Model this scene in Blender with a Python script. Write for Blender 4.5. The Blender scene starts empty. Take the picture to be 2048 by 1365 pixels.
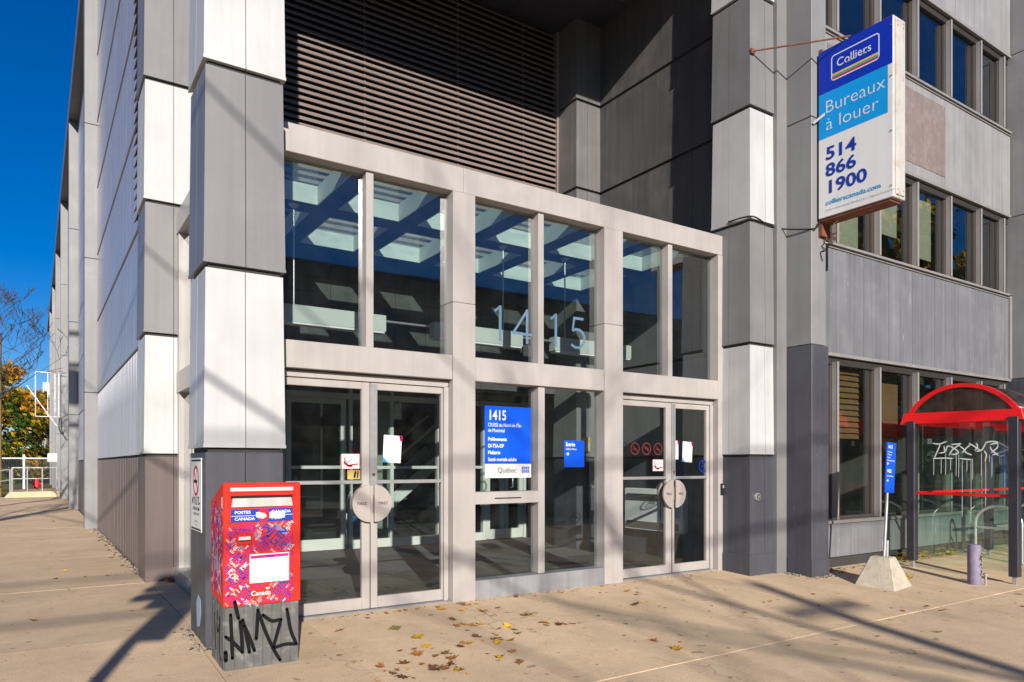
import bpy, bmesh, math, random
from mathutils import Vector, Matrix

random.seed(11)
R = math.radians
SC = bpy.context.scene
COL = SC.collection

# ------------------------------------------------------------------ camera
cam = bpy.data.cameras.new('camera')
camo = bpy.data.objects.new('camera', cam)
COL.objects.link(camo)
camo.location = (0, 0, 1.4)
camo.rotation_euler = (R(90), 0, -R(33.66))
cam.sensor_width = 36
cam.lens = 1436 / 2048 * 36
cam.shift_y = (930 - 682.5) / 2048
cam.clip_start = 0.05
cam.clip_end = 900
SC.camera = camo

# ------------------------------------------------------------------ light
EL = 20.0
SUN_DIR = Vector((.3206 * math.cos(R(EL)), .9472 * math.cos(R(EL)), -math.sin(R(EL))))
sun = bpy.data.lights.new('sun', 'SUN')
sun.energy = 4.6
sun.angle = R(.53)
sun.color = (1.0, .94, .86)
suno = bpy.data.objects.new('sun', sun)
COL.objects.link(suno)
suno.rotation_euler = SUN_DIR.to_track_quat('-Z', 'Y').to_euler()
suno.location = (-15, -40, 20)

world = bpy.data.worlds.new('World')
SC.world = world
world.use_nodes = True
wt = world.node_tree
for n in list(wt.nodes):
    wt.nodes.remove(n)
sky = wt.nodes.new('ShaderNodeTexSky')
sky.sky_type = 'NISHITA'
sky.sun_disc = False
sky.sun_elevation = R(EL)
sky.sun_rotation = R(198.7)
sky.altitude = 100
sky.air_density = 1.0
sky.dust_density = 0
sky.ozone_density = 6.0
hs = wt.nodes.new('ShaderNodeHueSaturation')
hs.inputs['Saturation'].default_value = 1.3
hs.inputs['Hue'].default_value = .512
hs.inputs['Value'].default_value = 1.0
bg = wt.nodes.new('ShaderNodeBackground')
bg.inputs['Strength'].default_value = .066
wo = wt.nodes.new('ShaderNodeOutputWorld')
wt.links.new(sky.outputs[0], hs.inputs['Color'])
wt.links.new(hs.outputs[0], bg.inputs[0])
wt.links.new(bg.outputs[0], wo.inputs[0])

SC.view_settings.view_transform = 'Standard'
SC.view_settings.look = 'None'
SC.view_settings.exposure = .60
SC.view_settings.gamma = 1
SC.view_settings.use_curve_mapping = False
SC.render.engine = 'CYCLES'
SC.cycles.max_bounces = 10
SC.cycles.transparent_max_bounces = 24
SC.cycles.use_denoising = True

# ------------------------------------------------------------------ materials
def _nt(name):
    m = bpy.data.materials.new(name)
    m.use_nodes = True
    nt = m.node_tree
    for n in list(nt.nodes):
        nt.nodes.remove(n)
    return m, nt

def _mul(nt, a, b):
    n = nt.nodes.new('ShaderNodeMath'); n.operation = 'MULTIPLY'
    for i, x in enumerate((a, b)):
        if isinstance(x, (int, float)): n.inputs[i].default_value = x
        else: nt.links.new(x, n.inputs[i])
    return n.outputs[0]

def _noise(nt, pos, scale, detail=4, rough=.55, stretch=None):
    if stretch:
        mp = nt.nodes.new('ShaderNodeMapping')
        mp.inputs['Scale'].default_value = stretch
        nt.links.new(pos, mp.inputs['Vector']); pos = mp.outputs[0]
    n = nt.nodes.new('ShaderNodeTexNoise')
    n.inputs['Scale'].default_value = scale
    n.inputs['Detail'].default_value = detail
    n.inputs['Roughness'].default_value = rough
    nt.links.new(pos, n.inputs['Vector'])
    return n.outputs['Fac']

def _range(nt, v, a, b, c, d):
    n = nt.nodes.new('ShaderNodeMapRange')
    n.inputs[1].default_value = a; n.inputs[2].default_value = b
    n.inputs[3].default_value = c; n.inputs[4].default_value = d
    nt.links.new(v, n.inputs[0])
    return n.outputs[0]

def _mix(nt, fac, c1, c2):
    n = nt.nodes.new('ShaderNodeMix'); n.data_type = 'RGBA'
    if isinstance(fac, (int, float)): n.inputs[0].default_value = fac
    else: nt.links.new(fac, n.inputs[0])
    for i, c in ((6, c1), (7, c2)):
        if isinstance(c, tuple): n.inputs[i].default_value = c + (1,) if len(c) == 3 else c
        else: nt.links.new(c, n.inputs[i])
    return n.outputs[2]

def surf(name, col, rough=.5, metal=0., spec=.5, var=.12, scale=2.5, streak=0., stain=None, stain_amt=0., stain_scale=1.2,
         rnd=0., bump=0., bump_scale=60., fine=0., fine_scale=200., bump_stretch=None, scr=0.):
    """painted / metal / stone surface: base colour with cloudy variation, vertical streaks, stains, per-object variation, relief"""
    m, nt = _nt(name)
    geo = nt.nodes.new('ShaderNodeNewGeometry'); pos = geo.outputs['Position']
    b = nt.nodes.new('ShaderNodeBsdfPrincipled')
    out = nt.nodes.new('ShaderNodeOutputMaterial')
    nt.links.new(b.outputs[0], out.inputs[0])
    f = _range(nt, _noise(nt, pos, scale, 5), .25, .75, 1 - var, 1 + var)
    if streak:
        f = _mul(nt, f, _range(nt, _noise(nt, pos, 1, 4, .6, (14, 14, .5)), .3, .7, 1 - streak, 1 + streak))
    if fine:
        f = _mul(nt, f, _range(nt, _noise(nt, pos, fine_scale, 2), .3, .7, 1 - fine, 1 + fine))
    if rnd:
        oi = nt.nodes.new('ShaderNodeObjectInfo')
        f = _mul(nt, f, _range(nt, oi.outputs['Random'], 0, 1, 1 - rnd, 1 + rnd))
    c = col
    if stain:
        s = _range(nt, _noise(nt, pos, stain_scale, 6, .65), .52, .78, 0, stain_amt)
        c = _mix(nt, s, col, stain)
    if scr:
        s1 = _range(nt, _noise(nt, pos, 1, 3, .6, (26, 26, 2.2)), .66, .72, 0, 1)
        s2 = _range(nt, _noise(nt, pos, 3.0, 4, .7), .52, .62, 0, scr)
        c = _mix(nt, _mul(nt, s1, s2), c, (.46, .45, .43))
    vm = nt.nodes.new('ShaderNodeVectorMath'); vm.operation = 'SCALE'
    if isinstance(c, tuple): vm.inputs[0].default_value = c
    else: nt.links.new(c, vm.inputs[0])
    nt.links.new(f, vm.inputs['Scale'])
    nt.links.new(vm.outputs[0], b.inputs['Base Color'])
    b.inputs['Roughness'].default_value = rough
    b.inputs['Metallic'].default_value = metal
    b.inputs['Specular IOR Level'].default_value = spec
    if bump:
        bp = nt.nodes.new('ShaderNodeBump')
        bp.inputs['Strength'].default_value = bump
        bp.inputs['Distance'].default_value = .01
        nt.links.new(_noise(nt, pos, bump_scale, 3, .6, bump_stretch), bp.inputs['Height'])
        nt.links.new(bp.outputs[0], b.inputs['Normal'])
    return m

def flat(name, col, rough=.6, spec=.3, rnd=0.):
    return surf(name, col, rough, 0, spec, .05, 6, rnd=rnd)

def glass(name, tint=(.8, .85, .84), ior=1.55, dirt=.04, rough=0.0, dirt_col=(.55, .58, .55), wave=.0):
    """architectural pane: clear transmission + Fresnel mirror + a little diffuse dirt"""
    m, nt = _nt(name)
    out = nt.nodes.new('ShaderNodeOutputMaterial')
    geo = nt.nodes.new('ShaderNodeNewGeometry'); pos = geo.outputs['Position']
    tr = nt.nodes.new('ShaderNodeBsdfTransparent'); tr.inputs[0].default_value = tint + (1,)
    gl = nt.nodes.new('ShaderNodeBsdfGlossy'); gl.inputs['Roughness'].default_value = rough
    gl.inputs['Color'].default_value = (1, 1, 1, 1)
    fr = nt.nodes.new('ShaderNodeFresnel'); fr.inputs['IOR'].default_value = ior
    m1 = nt.nodes.new('ShaderNodeMixShader')
    bf = nt.nodes.new('ShaderNodeMath'); bf.operation = 'SUBTRACT'; bf.inputs[0].default_value = 1.0
    nt.links.new(geo.outputs['Backfacing'], bf.inputs[1])
    nt.links.new(_mul(nt, fr.outputs[0], bf.outputs[0]), m1.inputs[0]); nt.links.new(tr.outputs[0], m1.inputs[1]); nt.links.new(gl.outputs[0], m1.inputs[2])
    df = nt.nodes.new('ShaderNodeBsdfDiffuse'); df.inputs[0].default_value = dirt_col + (1,)
    m2 = nt.nodes.new('ShaderNodeMixShader')
    d = _range(nt, _noise(nt, pos, 3.5, 7, .7), .4, .75, dirt * .3, dirt * 1.8)
    nt.links.new(d, m2.inputs[0]); nt.links.new(m1.outputs[0], m2.inputs[1]); nt.links.new(df.outputs[0], m2.inputs[2])
    nt.links.new(m2.outputs[0], out.inputs[0])
    if wave:
        bp = nt.nodes.new('ShaderNodeBump'); bp.inputs['Strength'].default_value = wave; bp.inputs['Distance'].default_value = .02
        nt.links.new(_noise(nt, pos, 1.2, 1), bp.inputs['Height'])
        nt.links.new(bp.outputs[0], gl.inputs['Normal']); 
    return m

MT = {}
MT['white'] = surf('white_panel_metal', (.455, .448, .438), .42, 0, .45, .07, 2, .05, (.33, .32, .31), .4, 1.6, .03, .14, 3)
MT['grey'] = surf('grey_panel_metal', (.175, .170, .168), .42, 0, .45, .09, 2, .06, (.24, .235, .23), .4, 1.5, .04, .14, 3)
MT['base_blue'] = surf('slate_blue_panel', (.062, .063, .075), .45, 0, .45, .18, 2.2, .14, (.026, .026, .030), .75, 1.1, .04, .1, 4, scr=.25)
MT['base_brown'] = surf('brown_panel', (.115, .086, .078), .42, 0, .5, .10, 2, .1, (.10, .08, .075), .5, 1.5, .05, .05, 5)
MT['side_white'] = surf('side_white_panel', (.50, .50, .53), .5, 0, .5, .05, 2, .05, rnd=.03)
MT['side_grey'] = surf('side_grey_panel', (.34, .34, .375), .33, .0, .6, .08, 2, .07, (.46, .46, .48), .4, 1.2, .05)
MT['column'] = surf('column_grey_metal', (.20, .197, .197), .45, 0, .4, .08, 1.5, .06, (.33, .33, .33), .4, .9, .03)
MT['spandrel'] = surf('spandrel_metal', (.155, .155, .165), .42, 0, .45, .12, 2.2, .15, (.25, .25, .26), .5, 1.6, .05, .12, 4, scr=.8)
MT['spandrel_light'] = surf('spandrel_light_metal', (.25, .242, .238), .42, 0, .45, .1, 2.2, .12, (.30, .29, .29), .35, 1.4, .04, .1, 4, scr=.35)
MT['faded'] = surf('faded_pinkish_paint', (.19, .15, .138), .6, 0, .3, .12, 5, .1, (.35, .30, .29), .5, 8)
MT['alu'] = surf('entrance_aluminium', (.362, .330, .304), .38, .0, .5, .08, 2.6, .05, (.275, .262, .255), .55, 1.7, .03, .04, 5)
MT['alu_low'] = surf('stained_aluminium', (.22, .215, .22), .4, .0, .5, .2, 3.5, .12, (.22, .215, .22), .7, 2.6)
MT['steel'] = surf('galvanised_steel', (.50, .50, .49), .35, .65, .5, .12, 14, .0)
MT['brushed'] = surf('brushed_plate', (.44, .385, .35), .38, .25, .5, .08, 5, .08, (.45, .38, .35), .4, 5)
MT['louver'] = surf('louver_brown_metal', (.205, .158, .136), .5, 0, .4, .1, 3, 0, (.2, .16, .14), .5, 4)
MT['louver_back'] = surf('louver_back_dark', (.018, .017, .018), .8, 0, .2)
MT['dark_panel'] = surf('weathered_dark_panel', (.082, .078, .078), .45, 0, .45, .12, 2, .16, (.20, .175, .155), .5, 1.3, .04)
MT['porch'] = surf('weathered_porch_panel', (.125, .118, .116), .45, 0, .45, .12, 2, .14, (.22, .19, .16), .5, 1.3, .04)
MT['beam_shaded'] = surf('beam_shade_blue', (.085, .095, .14), .6, 0, .3, .06, 3)  # white beams: the blue shade of their undersides is put into the colour
MT['inner_alu'] = surf('inner_door_aluminium', (.50, .52, .48), .4, 0, .4, .06, 3)
MT['soffit'] = surf('soffit_dark', (.055, .055, .06), .5, 0, .4, .1, 2)
MT['joint'] = surf('joint_shadow_metal', (.045, .042, .04), .7, 0, .2)
MT['fin'] = surf('window_fin_metal', (.235, .218, .208), .45, 0, .45, .08, 3, .1, (.27, .22, .19), .5, 2.5)
MT['head_shade'] = surf('shaded_window_head', (.035, .03, .027), .5, 0, .4, .1, 3)  # head frame colour, darkened to carry the shade below the spandrel
MT['fin_brown'] = surf('window_frame_brown', (.075, .057, .048), .5, 0, .4, .12, 3, .1)
MT['white_paint'] = surf('white_paint', (.72, .72, .70), .5, 0, .4, .05, 3)
MT['cream'] = surf('white_ceiling_paint', (.52, .54, .49), .6, 0, .3, .05, 3)
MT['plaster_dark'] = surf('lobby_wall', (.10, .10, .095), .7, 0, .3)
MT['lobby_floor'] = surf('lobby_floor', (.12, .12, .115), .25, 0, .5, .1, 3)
MT['slate'] = surf('slate_tile', (.085, .086, .075), .45, 0, .4, .25, 6, 0, (.13, .13, .11), .5, 3, .10, .1, 40)
MT['mat'] = surf('grey_entrance_mat', (.135, .135, .135), .95, 0, .1, .12, 4, 0, rnd=.03, bump=.5, bump_scale=250, fine=.45, fine_scale=170)
MT['green_col'] = surf('pale_green_column', (.24, .28, .23), .5, 0, .4)
MT['room'] = surf('office_wall', (.30, .29, .27), .8, 0, .2)
MT['room_dark'] = surf('office_floor', (.10, .095, .09), .8, 0, .2)
MT['blind_brown'] = surf('brown_blind', (.34, .20, .09), .55, 0, .4, .1, 4)
MT['blind_green'] = surf('pale_roller_blind', (.55, .56, .42), .8, 0, .2, .04, 3)
MT['glass'] = glass('entrance_glass', (.945, .965, .955), 1.72, .005)
MT['glass_hi'] = glass('upper_entrance_glass', (.86, .90, .90), 2.1, .005, wave=.04)
MT['glass_sky'] = glass('skylight_glass', (.86, .96, .93), 1.45, .12, dirt_col=(.34, .42, .40))
MT['glass_win'] = glass('office_window_glass', (.74, .77, .75), 2.75, .003, wave=.05)
MT['glass_shelter'] = glass('shelter_glass', (.91, .975, .945), 1.75, .006)
MT['red'] = surf('mailbox_red', (.62, .022, .010), .5, 0, .3, .08, 4, .0, (.5, .05, .03), .5, 3)
MT['red_shelter'] = surf('shelter_red', (.72, .008, .010), .32, 0, .5, .05, 3)
MT['mail_grey'] = surf('mailbox_base_grey', (.105, .103, .096), .6, 0, .3, .14, 6, .1, (.34, .33, .31), .7, 9)
MT['post_dark'] = surf('shelter_post', (.028, .028, .036), .4, 0, .5, .1, 5)
MT['blue'] = flat('sign_blue', (.003, .08, .62), .4, .4)
MT['blue_dark'] = flat('banner_blue', (.004, .030, .42), .4, .4)
MT['blue_light'] = flat('banner_light_blue', (.005, .30, .72), .4, .4)
MT['mail_blue'] = flat('mailbox_blue', (.010, .045, .33), .4, .4)
MT['white_ink'] = flat('white_print', (.70, .70, .69), .5, .3)
MT['sign_white'] = surf('sign_white', (.70, .69, .67), .45, 0, .4, .04, 3, .03)
MT['rust'] = surf('rusty_steel', (.17, .065, .035), .8, 0, .2, .3, 9, 0, (.30, .16, .10), .6, 8)
MT['sign_case'] = surf('sign_case_white_rusting', (.44, .42, .385), .5, 0, .4, .06, 4, .10, (.36, .17, .08), .75, 5)
MT['black'] = flat('black_print', (.012, .012, .013), .5, .3)
MT['spray_black'] = flat('black_spray_paint', (.008, .008, .009), .7, .1)
MT['spray_white'] = flat('white_spray_paint', (.62, .66, .64), .5, .3)
MT['grey_ink'] = flat('grey_print', (.30, .30, .30))
MT['navy_ink'] = flat('navy_print', (.004, .035, .30))
MT['cyan_ink'] = flat('cyan_print', (.02, .30, .62))
MT['purple_ink'] = flat('purple_print', (.12, .010, .26))
MT['magenta_ink'] = flat('magenta_print', (.55, .012, .20))
MT['pink_ink'] = flat('pale_pink_print', (.66, .34, .36))
MT['yellow_ink'] = flat('yellow_stripe', (.72, .52, .02))
MT['teal_ink'] = flat('teal_stripe', (.02, .34, .40))
MT['red_ink'] = flat('red_print', (.55, .012, .025))
MT['brown_ink'] = flat('dark_red_print', (.14, .022, .022))
MT['numeral'] = flat('frosted_blue_vinyl', (.10, .175, .255), .5)
MT['paper'] = flat('paper', (.74, .74, .72), .8, .1)
MT['gold'] = surf('yellowed_plastic_box', (.50, .36, .08), .5, 0, .4, .2, 20)
MT['concrete_block'] = surf('cast_concrete_block', (.44, .385, .30), .9, 0, .15, .16, 6, .05, (.27, .23, .18), .6, 7, 0, .5, 60, .25, 150)
MT['bollard'] = surf('faded_purple_bollard', (.20, .17, .235), .65, 0, .3, .15, 12, 0, (.33, .30, .33), .5, 14)
MT['wood_pole'] = surf('weathered_yellow_wood', (.36, .25, .10), .85, 0, .2, .2, 3, .2)
MT['wood_grey'] = surf('weathered_pole_wood', (.16, .12, .09), .85, 0, .2, .2, 3, .2)
MT['bark'] = surf('bark', (.075, .060, .050), .9, 0, .1, .25, 6, .2)
MT['cable'] = flat('black_cable', (.012, .012, .014))
MT['beige_cable'] = flat('beige_cable', (.52, .38, .24))
MT['asphalt'] = surf('asphalt', (.055, .055, .057), .9, 0, .2, .15, .6, 0, fine=.3, fine_scale=60)
MT['kerb'] = surf('kerb_concrete', (.34, .31, .27), .9, 0, .2, .12, 3)
MT['grout'] = surf('joint_dirt', (.075, .062, .050), .95, 0, .1, .2, 6)
MT['lawn'] = surf('autumn_lawn', (.10, .11, .025), .95, 0, .1, .3, 1.5, 0, (.42, .22, .03), .8, 1.4)
MT['terrain'] = surf('terrain', (.10, .095, .08), .95, 0, .1, .2, .3)
MT['brick'] = None
MT['cornice'] = surf('dark_cornice', (.10, .10, .10), .7)
MT['far_white'] = surf('far_white_cladding', (.60, .60, .60), .7)
MT['far_grey'] = surf('far_grey_cladding', (.25, .26, .28), .7)
MT['window_dark'] = glass('far_window_glass', (.15, .17, .18), 1.6, .02)
MT['signal'] = flat('signal_black', (.02, .02, .02))
MT['lens'] = flat('signal_lens', (.20, .02, .02))
MT['shelter_roof'] = glass('smoked_roof_glazing', (.52, .47, .44), 1.5, .25, .2, (.20, .175, .15))
MT['shelter_tymp'] = glass('smoked_end_glazing', (.66, .58, .55), 1.5, .14, .08, (.20, .165, .15))
MT['seat'] = flat('bench_steel', (.35, .35, .34))
MT['hydrant'] = flat('hydrant_red', (.55, .02, .02))
def leafmat(name, col, tr=.5, rnd=.3):
    m, nt = _nt(name)
    out = nt.nodes.new('ShaderNodeOutputMaterial')
    geo = nt.nodes.new('ShaderNodeNewGeometry')
    f = _range(nt, _noise(nt, geo.outputs['Position'], 2.3, 3), .3, .7, .7, 1.3)
    f = _mul(nt, f, _range(nt, _noise(nt, geo.outputs['Position'], 30, 2), .3, .7, .75, 1.25))
    oi = nt.nodes.new('ShaderNodeObjectInfo')
    f = _mul(nt, f, _range(nt, oi.outputs['Random'], 0, 1, 1 - rnd, 1 + rnd))
    vm = nt.nodes.new('ShaderNodeVectorMath'); vm.operation = 'SCALE'; vm.inputs[0].default_value = col
    nt.links.new(f, vm.inputs['Scale'])
    b = nt.nodes.new('ShaderNodeBsdfPrincipled'); b.inputs['Roughness'].default_value = .6; b.inputs['Specular IOR Level'].default_value = .3
    t = nt.nodes.new('ShaderNodeBsdfTranslucent')
    nt.links.new(vm.outputs[0], b.inputs['Base Color']); nt.links.new(vm.outputs[0], t.inputs['Color'])
    mx = nt.nodes.new('ShaderNodeMixShader'); mx.inputs[0].default_value = tr
    nt.links.new(b.outputs[0], mx.inputs[1]); nt.links.new(t.outputs[0], mx.inputs[2]); nt.links.new(mx.outputs[0], out.inputs[0])
    return m
MT['leaf_g'] = leafmat('green_leaf', (.10, .14, .015))
MT['leaf_dg'] = leafmat('deep_green_leaf', (.035, .075, .010))
MT['leaf_y'] = leafmat('golden_leaf', (.62, .36, .012))
MT['leaf_o'] = leafmat('orange_leaf', (.42, .17, .012))
MT['litter_y'] = leafmat('yellow_fallen_leaf', (.62, .36, .025), .2, .25)
MT['litter_o'] = leafmat('orange_fallen_leaf', (.40, .16, .035), .15, .3)
MT['litter_b'] = leafmat('brown_fallen_leaf', (.18, .078, .035), .1, .35)
MT['litter_g'] = leafmat('olive_fallen_leaf', (.20, .17, .03), .15, .25)

def concrete():
    m, nt = _nt('pavement_concrete')
    geo = nt.nodes.new('ShaderNodeNewGeometry'); pos = geo.outputs['Position']
    b = nt.nodes.new('ShaderNodeBsdfPrincipled'); out = nt.nodes.new('ShaderNodeOutputMaterial')
    nt.links.new(b.outputs[0], out.inputs[0])
    f = _range(nt, _noise(nt, pos, .9, 6, .6), .3, .7, .86, 1.1)
    f = _mul(nt, f, _range(nt, _noise(nt, pos, 5, 5, .65), .3, .7, .92, 1.07))
    f = _mul(nt, f, _range(nt, _noise(nt, pos, 160, 2), .3, .7, .80, 1.18))
    f = _mul(nt, f, _range(nt, _noise(nt, pos, 1, 3, .6, (6, 120, 6)), .3, .7, .93, 1.06))
    oi = nt.nodes.new('ShaderNodeObjectInfo')
    f = _mul(nt, f, _range(nt, oi.outputs['Random'], 0, 1, .93, 1.05))
    st = _range(nt, _noise(nt, pos, 2.3, 8, .75), .60, .80, 0, .55)
    c = _mix(nt, st, (.62, .455, .285), (.31, .225, .15))
    vo = nt.nodes.new('ShaderNodeTexVoronoi'); vo.feature = 'DISTANCE_TO_EDGE'; vo.inputs['Scale'].default_value = .55
    wp = nt.nodes.new('ShaderNodeVectorMath'); wp.operation = 'MULTIPLY_ADD'
    nz = nt.nodes.new('ShaderNodeTexNoise'); nz.inputs['Scale'].default_value = 2.2; nz.inputs['Detail'].default_value = 6
    nt.links.new(pos, nz.inputs['Vector']); nt.links.new(nz.outputs['Color'], wp.inputs[0]); wp.inputs[1].default_value = (.5, .5, .5); nt.links.new(pos, wp.inputs[2])
    nt.links.new(wp.outputs[0], vo.inputs['Vector'])
    cr = _mul(nt, _range(nt, vo.outputs['Distance'], .0, .0035, 1, 0), _range(nt, _noise(nt, pos, .8, 2), .50, .60, 0, .75))
    c = _mix(nt, cr, c, (.10, .075, .055))
    gm = _range(nt, _noise(nt, pos, 11, 1, .4), .735, .75, 0, .55)
    c = _mix(nt, gm, c, (.13, .10, .085))
    sp = _range(nt, _noise(nt, pos, 38, 2, .5), .68, .74, 0, .6)
    c = _mix(nt, sp, c, (.14, .11, .09))
    vm = nt.nodes.new('ShaderNodeVectorMath'); vm.operation = 'SCALE'
    nt.links.new(c, vm.inputs[0]); nt.links.new(f, vm.inputs['Scale'])
    nt.links.new(vm.outputs[0], b.inputs['Base Color'])
    b.inputs['Roughness'].default_value = .85
    b.inputs['Specular IOR Level'].default_value = .25
    bp = nt.nodes.new('ShaderNodeBump'); bp.inputs['Strength'].default_value = .25; bp.inputs['Distance'].default_value = .006
    nt.links.new(_noise(nt, pos, 130, 3), bp.inputs['Height']); nt.links.new(bp.outputs[0], b.inputs['Normal'])
    return m
MT['concrete'] = concrete()

def brickmat():
    m, nt = _nt('dark_brick')
    tc = nt.nodes.new('ShaderNodeNewGeometry')
    mp = nt.nodes.new('ShaderNodeMapping'); mp.inputs['Rotation'].default_value = (R(90), 0, 0)
    nt.links.new(tc.outputs['Position'], mp.inputs['Vector'])
    bk = nt.nodes.new('ShaderNodeTexBrick')
    bk.inputs['Scale'].default_value = 2.2
    bk.inputs['Color1'].default_value = (.20, .17, .14, 1); bk.inputs['Color2'].default_value = (.13, .11, .09, 1)
    bk.inputs['Mortar'].default_value = (.06, .055, .05, 1)
    nt.links.new(mp.outputs[0], bk.inputs['Vector'])
    b = nt.nodes.new('ShaderNodeBsdfPrincipled'); b.inputs['Roughness'].default_value = .9
    out = nt.nodes.new('ShaderNodeOutputMaterial')
    nt.links.new(bk.outputs[0], b.inputs['Base Color']); nt.links.new(b.outputs[0], out.inputs[0])
    return m
MT['brick'] = brickmat()

# ------------------------------------------------------------------ mesh helpers
LOC = {}
_FONT = {}

def _glyphs(body, bold):
    k = (body, bold)
    if k not in _FONT:
        cu = bpy.data.curves.new('t', 'FONT'); cu.body = body; cu.size = 1.0; cu.offset = bold
        cu.resolution_u = 3
        ob = bpy.data.objects.new('t', cu)
        COL.objects.link(ob)
        dg = bpy.context.evaluated_depsgraph_get()
        me = bpy.data.meshes.new_from_object(ob.evaluated_get(dg))
        vs = [tuple(v.co) for v in me.vertices]; fs = [tuple(p.vertices) for p in me.polygons]
        bpy.data.objects.remove(ob); bpy.data.curves.remove(cu); bpy.data.meshes.remove(me)
        _FONT[k] = (vs, fs)
    return _FONT[k]

class MB:
    def __init__(s):
        s.v, s.f, s.m, s.sm = [], [], [], []
    def add(s, vs, fs, mi=0, smooth=False):
        b = len(s.v)
        s.v += [tuple(v) for v in vs]
        for f in fs:
            s.f.append(tuple(b + i for i in f)); s.m.append(mi); s.sm.append(smooth)
        return s
    def hexa(s, p, mi=0):
        return s.add(p, [(0, 3, 2, 1), (4, 5, 6, 7), (0, 1, 5, 4), (1, 2, 6, 5), (2, 3, 7, 6), (3, 0, 4, 7)], mi)
    def box(s, x0, x1, y0, y1, z0, z1, mi=0):
        return s.hexa([(x0, y0, z0), (x1, y0, z0), (x1, y1, z0), (x0, y1, z0), (x0, y0, z1), (x1, y0, z1), (x1, y1, z1), (x0, y1, z1)], mi)
    def obox(s, c, ax, ay, az, mi=0):
        c, ax, ay, az = Vector(c), Vector(ax), Vector(ay), Vector(az)
        return s.hexa([c - ax - ay - az, c + ax - ay - az, c + ax + ay - az, c - ax + ay - az,
                       c - ax - ay + az, c + ax - ay + az, c + ax + ay + az, c - ax + ay + az], mi)
    def beam(s, p, q, w, h, mi=0, up=(0, 0, 1)):
        p, q = Vector(p), Vector(q); d = (q - p).normalized()
        r = d.cross(Vector(up))
        if r.length < 1e-4: r = d.cross(Vector((1, 0, 0)))
        r.normalize(); u = r.cross(d)
        return s.obox((p + q) / 2, r * w / 2, u * h / 2, d * (q - p).length / 2, mi)
    def quad(s, a, b, c, d, mi=0):
        return s.add([a, b, c, d], [(0, 1, 2, 3)], mi)
    def tube(s, path, r, n=8, mi=0, caps=True, smooth=True):
        path = [Vector(p) for p in path]
        rs = r if isinstance(r, (list, tuple)) else [r] * len(path)
        vs, prev = [], None
        for i, p in enumerate(path):
            d = (path[min(i + 1, len(path) - 1)] - path[max(i - 1, 0)]).normalized()
            if prev is None:
                a = d.cross(Vector((0, 0, 1)))
                if a.length < 1e-3: a = d.cross(Vector((1, 0, 0)))
            else:
                a = prev - d * prev.dot(d)
            a.normalize(); prev = a; b = d.cross(a)
            for k in range(n):
                t = 2 * math.pi * k / n
                vs.append(p + (a * math.cos(t) + b * math.sin(t)) * rs[i])
        fs = []
        for i in range(len(path) - 1):
            for k in range(n):
                fs.append((i * n + k, i * n + (k + 1) % n, (i + 1) * n + (k + 1) % n, (i + 1) * n + k))
        b0 = len(s.f)
        s.add(vs, fs, mi, smooth)
        if caps:
            s.add(vs[:n], [tuple(reversed(range(n)))], mi); s.add(vs[-n:], [tuple(range(n))], mi)
        return s
    def prism(s, pts, o, ax, ay, an, depth, mi=0, smooth=False):
        o, ax, ay, an = Vector(o), Vector(ax), Vector(ay), Vector(an)
        n = len(pts)
        a = [o + ax * x + ay * y for x, y in pts]; b = [p + an * depth for p in a]
        s.add(a, [tuple(reversed(range(n)))], mi); s.add(b, [tuple(range(n))], mi)
        s.add(a + b, [(i, (i + 1) % n, n + (i + 1) % n, n + i) for i in range(n)], mi, smooth)
        return s
    def text(s, body, o, ax, ay, h, mi=0, xs=1., bold=0., align='L', rot=0.):
        """flat lettering: cap height h, o = baseline start, ax / ay unit vectors"""
        vs, fs = _glyphs(body, bold)
        if not vs: return s
        k = h / .73
        o, ax, ay = Vector(o), Vector(ax), Vector(ay)
        w = max(v[0] for v in vs) * k * xs
        dx = {'L': 0, 'C': -w / 2, 'R': -w}[align]
        c, sn = math.cos(rot), math.sin(rot)
        P = []
        for v in vs:
            x, y = v[0] * k * xs + dx, v[1] * k
            P.append(o + ax * (x * c - y * sn) + ay * (x * sn + y * c))
        s.add(P, fs, mi)
        return s
    def stroke(s, pts, o, ax, ay, w, mi=0):
        """a painted line of width w through 2-D points"""
        o, ax, ay = Vector(o), Vector(ax), Vector(ay)
        P = [Vector(p) for p in pts]
        Q = []
        for i in range(len(P) - 1):
            for t in range(4): Q.append(P[i].lerp(P[i + 1], t / 4))
        Q.append(P[-1])
        for _ in range(2):
            Q = [Q[0]] + [(Q[i - 1] + Q[i] * 2 + Q[i + 1]) / 4 for i in range(1, len(Q) - 1)] + [Q[-1]]
        L, Rr = [], []
        for i, p in enumerate(Q):
            d = (Q[min(i + 1, len(Q) - 1)] - Q[max(i - 1, 0)])
            d = d.normalized() if d.length > 1e-9 else Vector((1, 0))
            n = Vector((-d.y, d.x)); ww = w / 2 * (.8 if i in (0, len(Q) - 1) else 1)
            L.append(p + n * ww); Rr.append(p - n * ww)
        vs = [o + ax * p.x + ay * p.y for p in L + Rr]; n = len(Q)
        s.add(vs, [(i, i + 1, n + i + 1, n + i) for i in range(n - 1)], mi)
        for e in (Q[0], Q[-1]):
            c = [o + ax * (e.x + w / 2 * .95 * math.cos(a)) + ay * (e.y + w / 2 * .95 * math.sin(a)) for a in [k * math.pi / 4 for k in range(8)]]
            s.add(c, [tuple(range(8))], mi)
        return s
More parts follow.
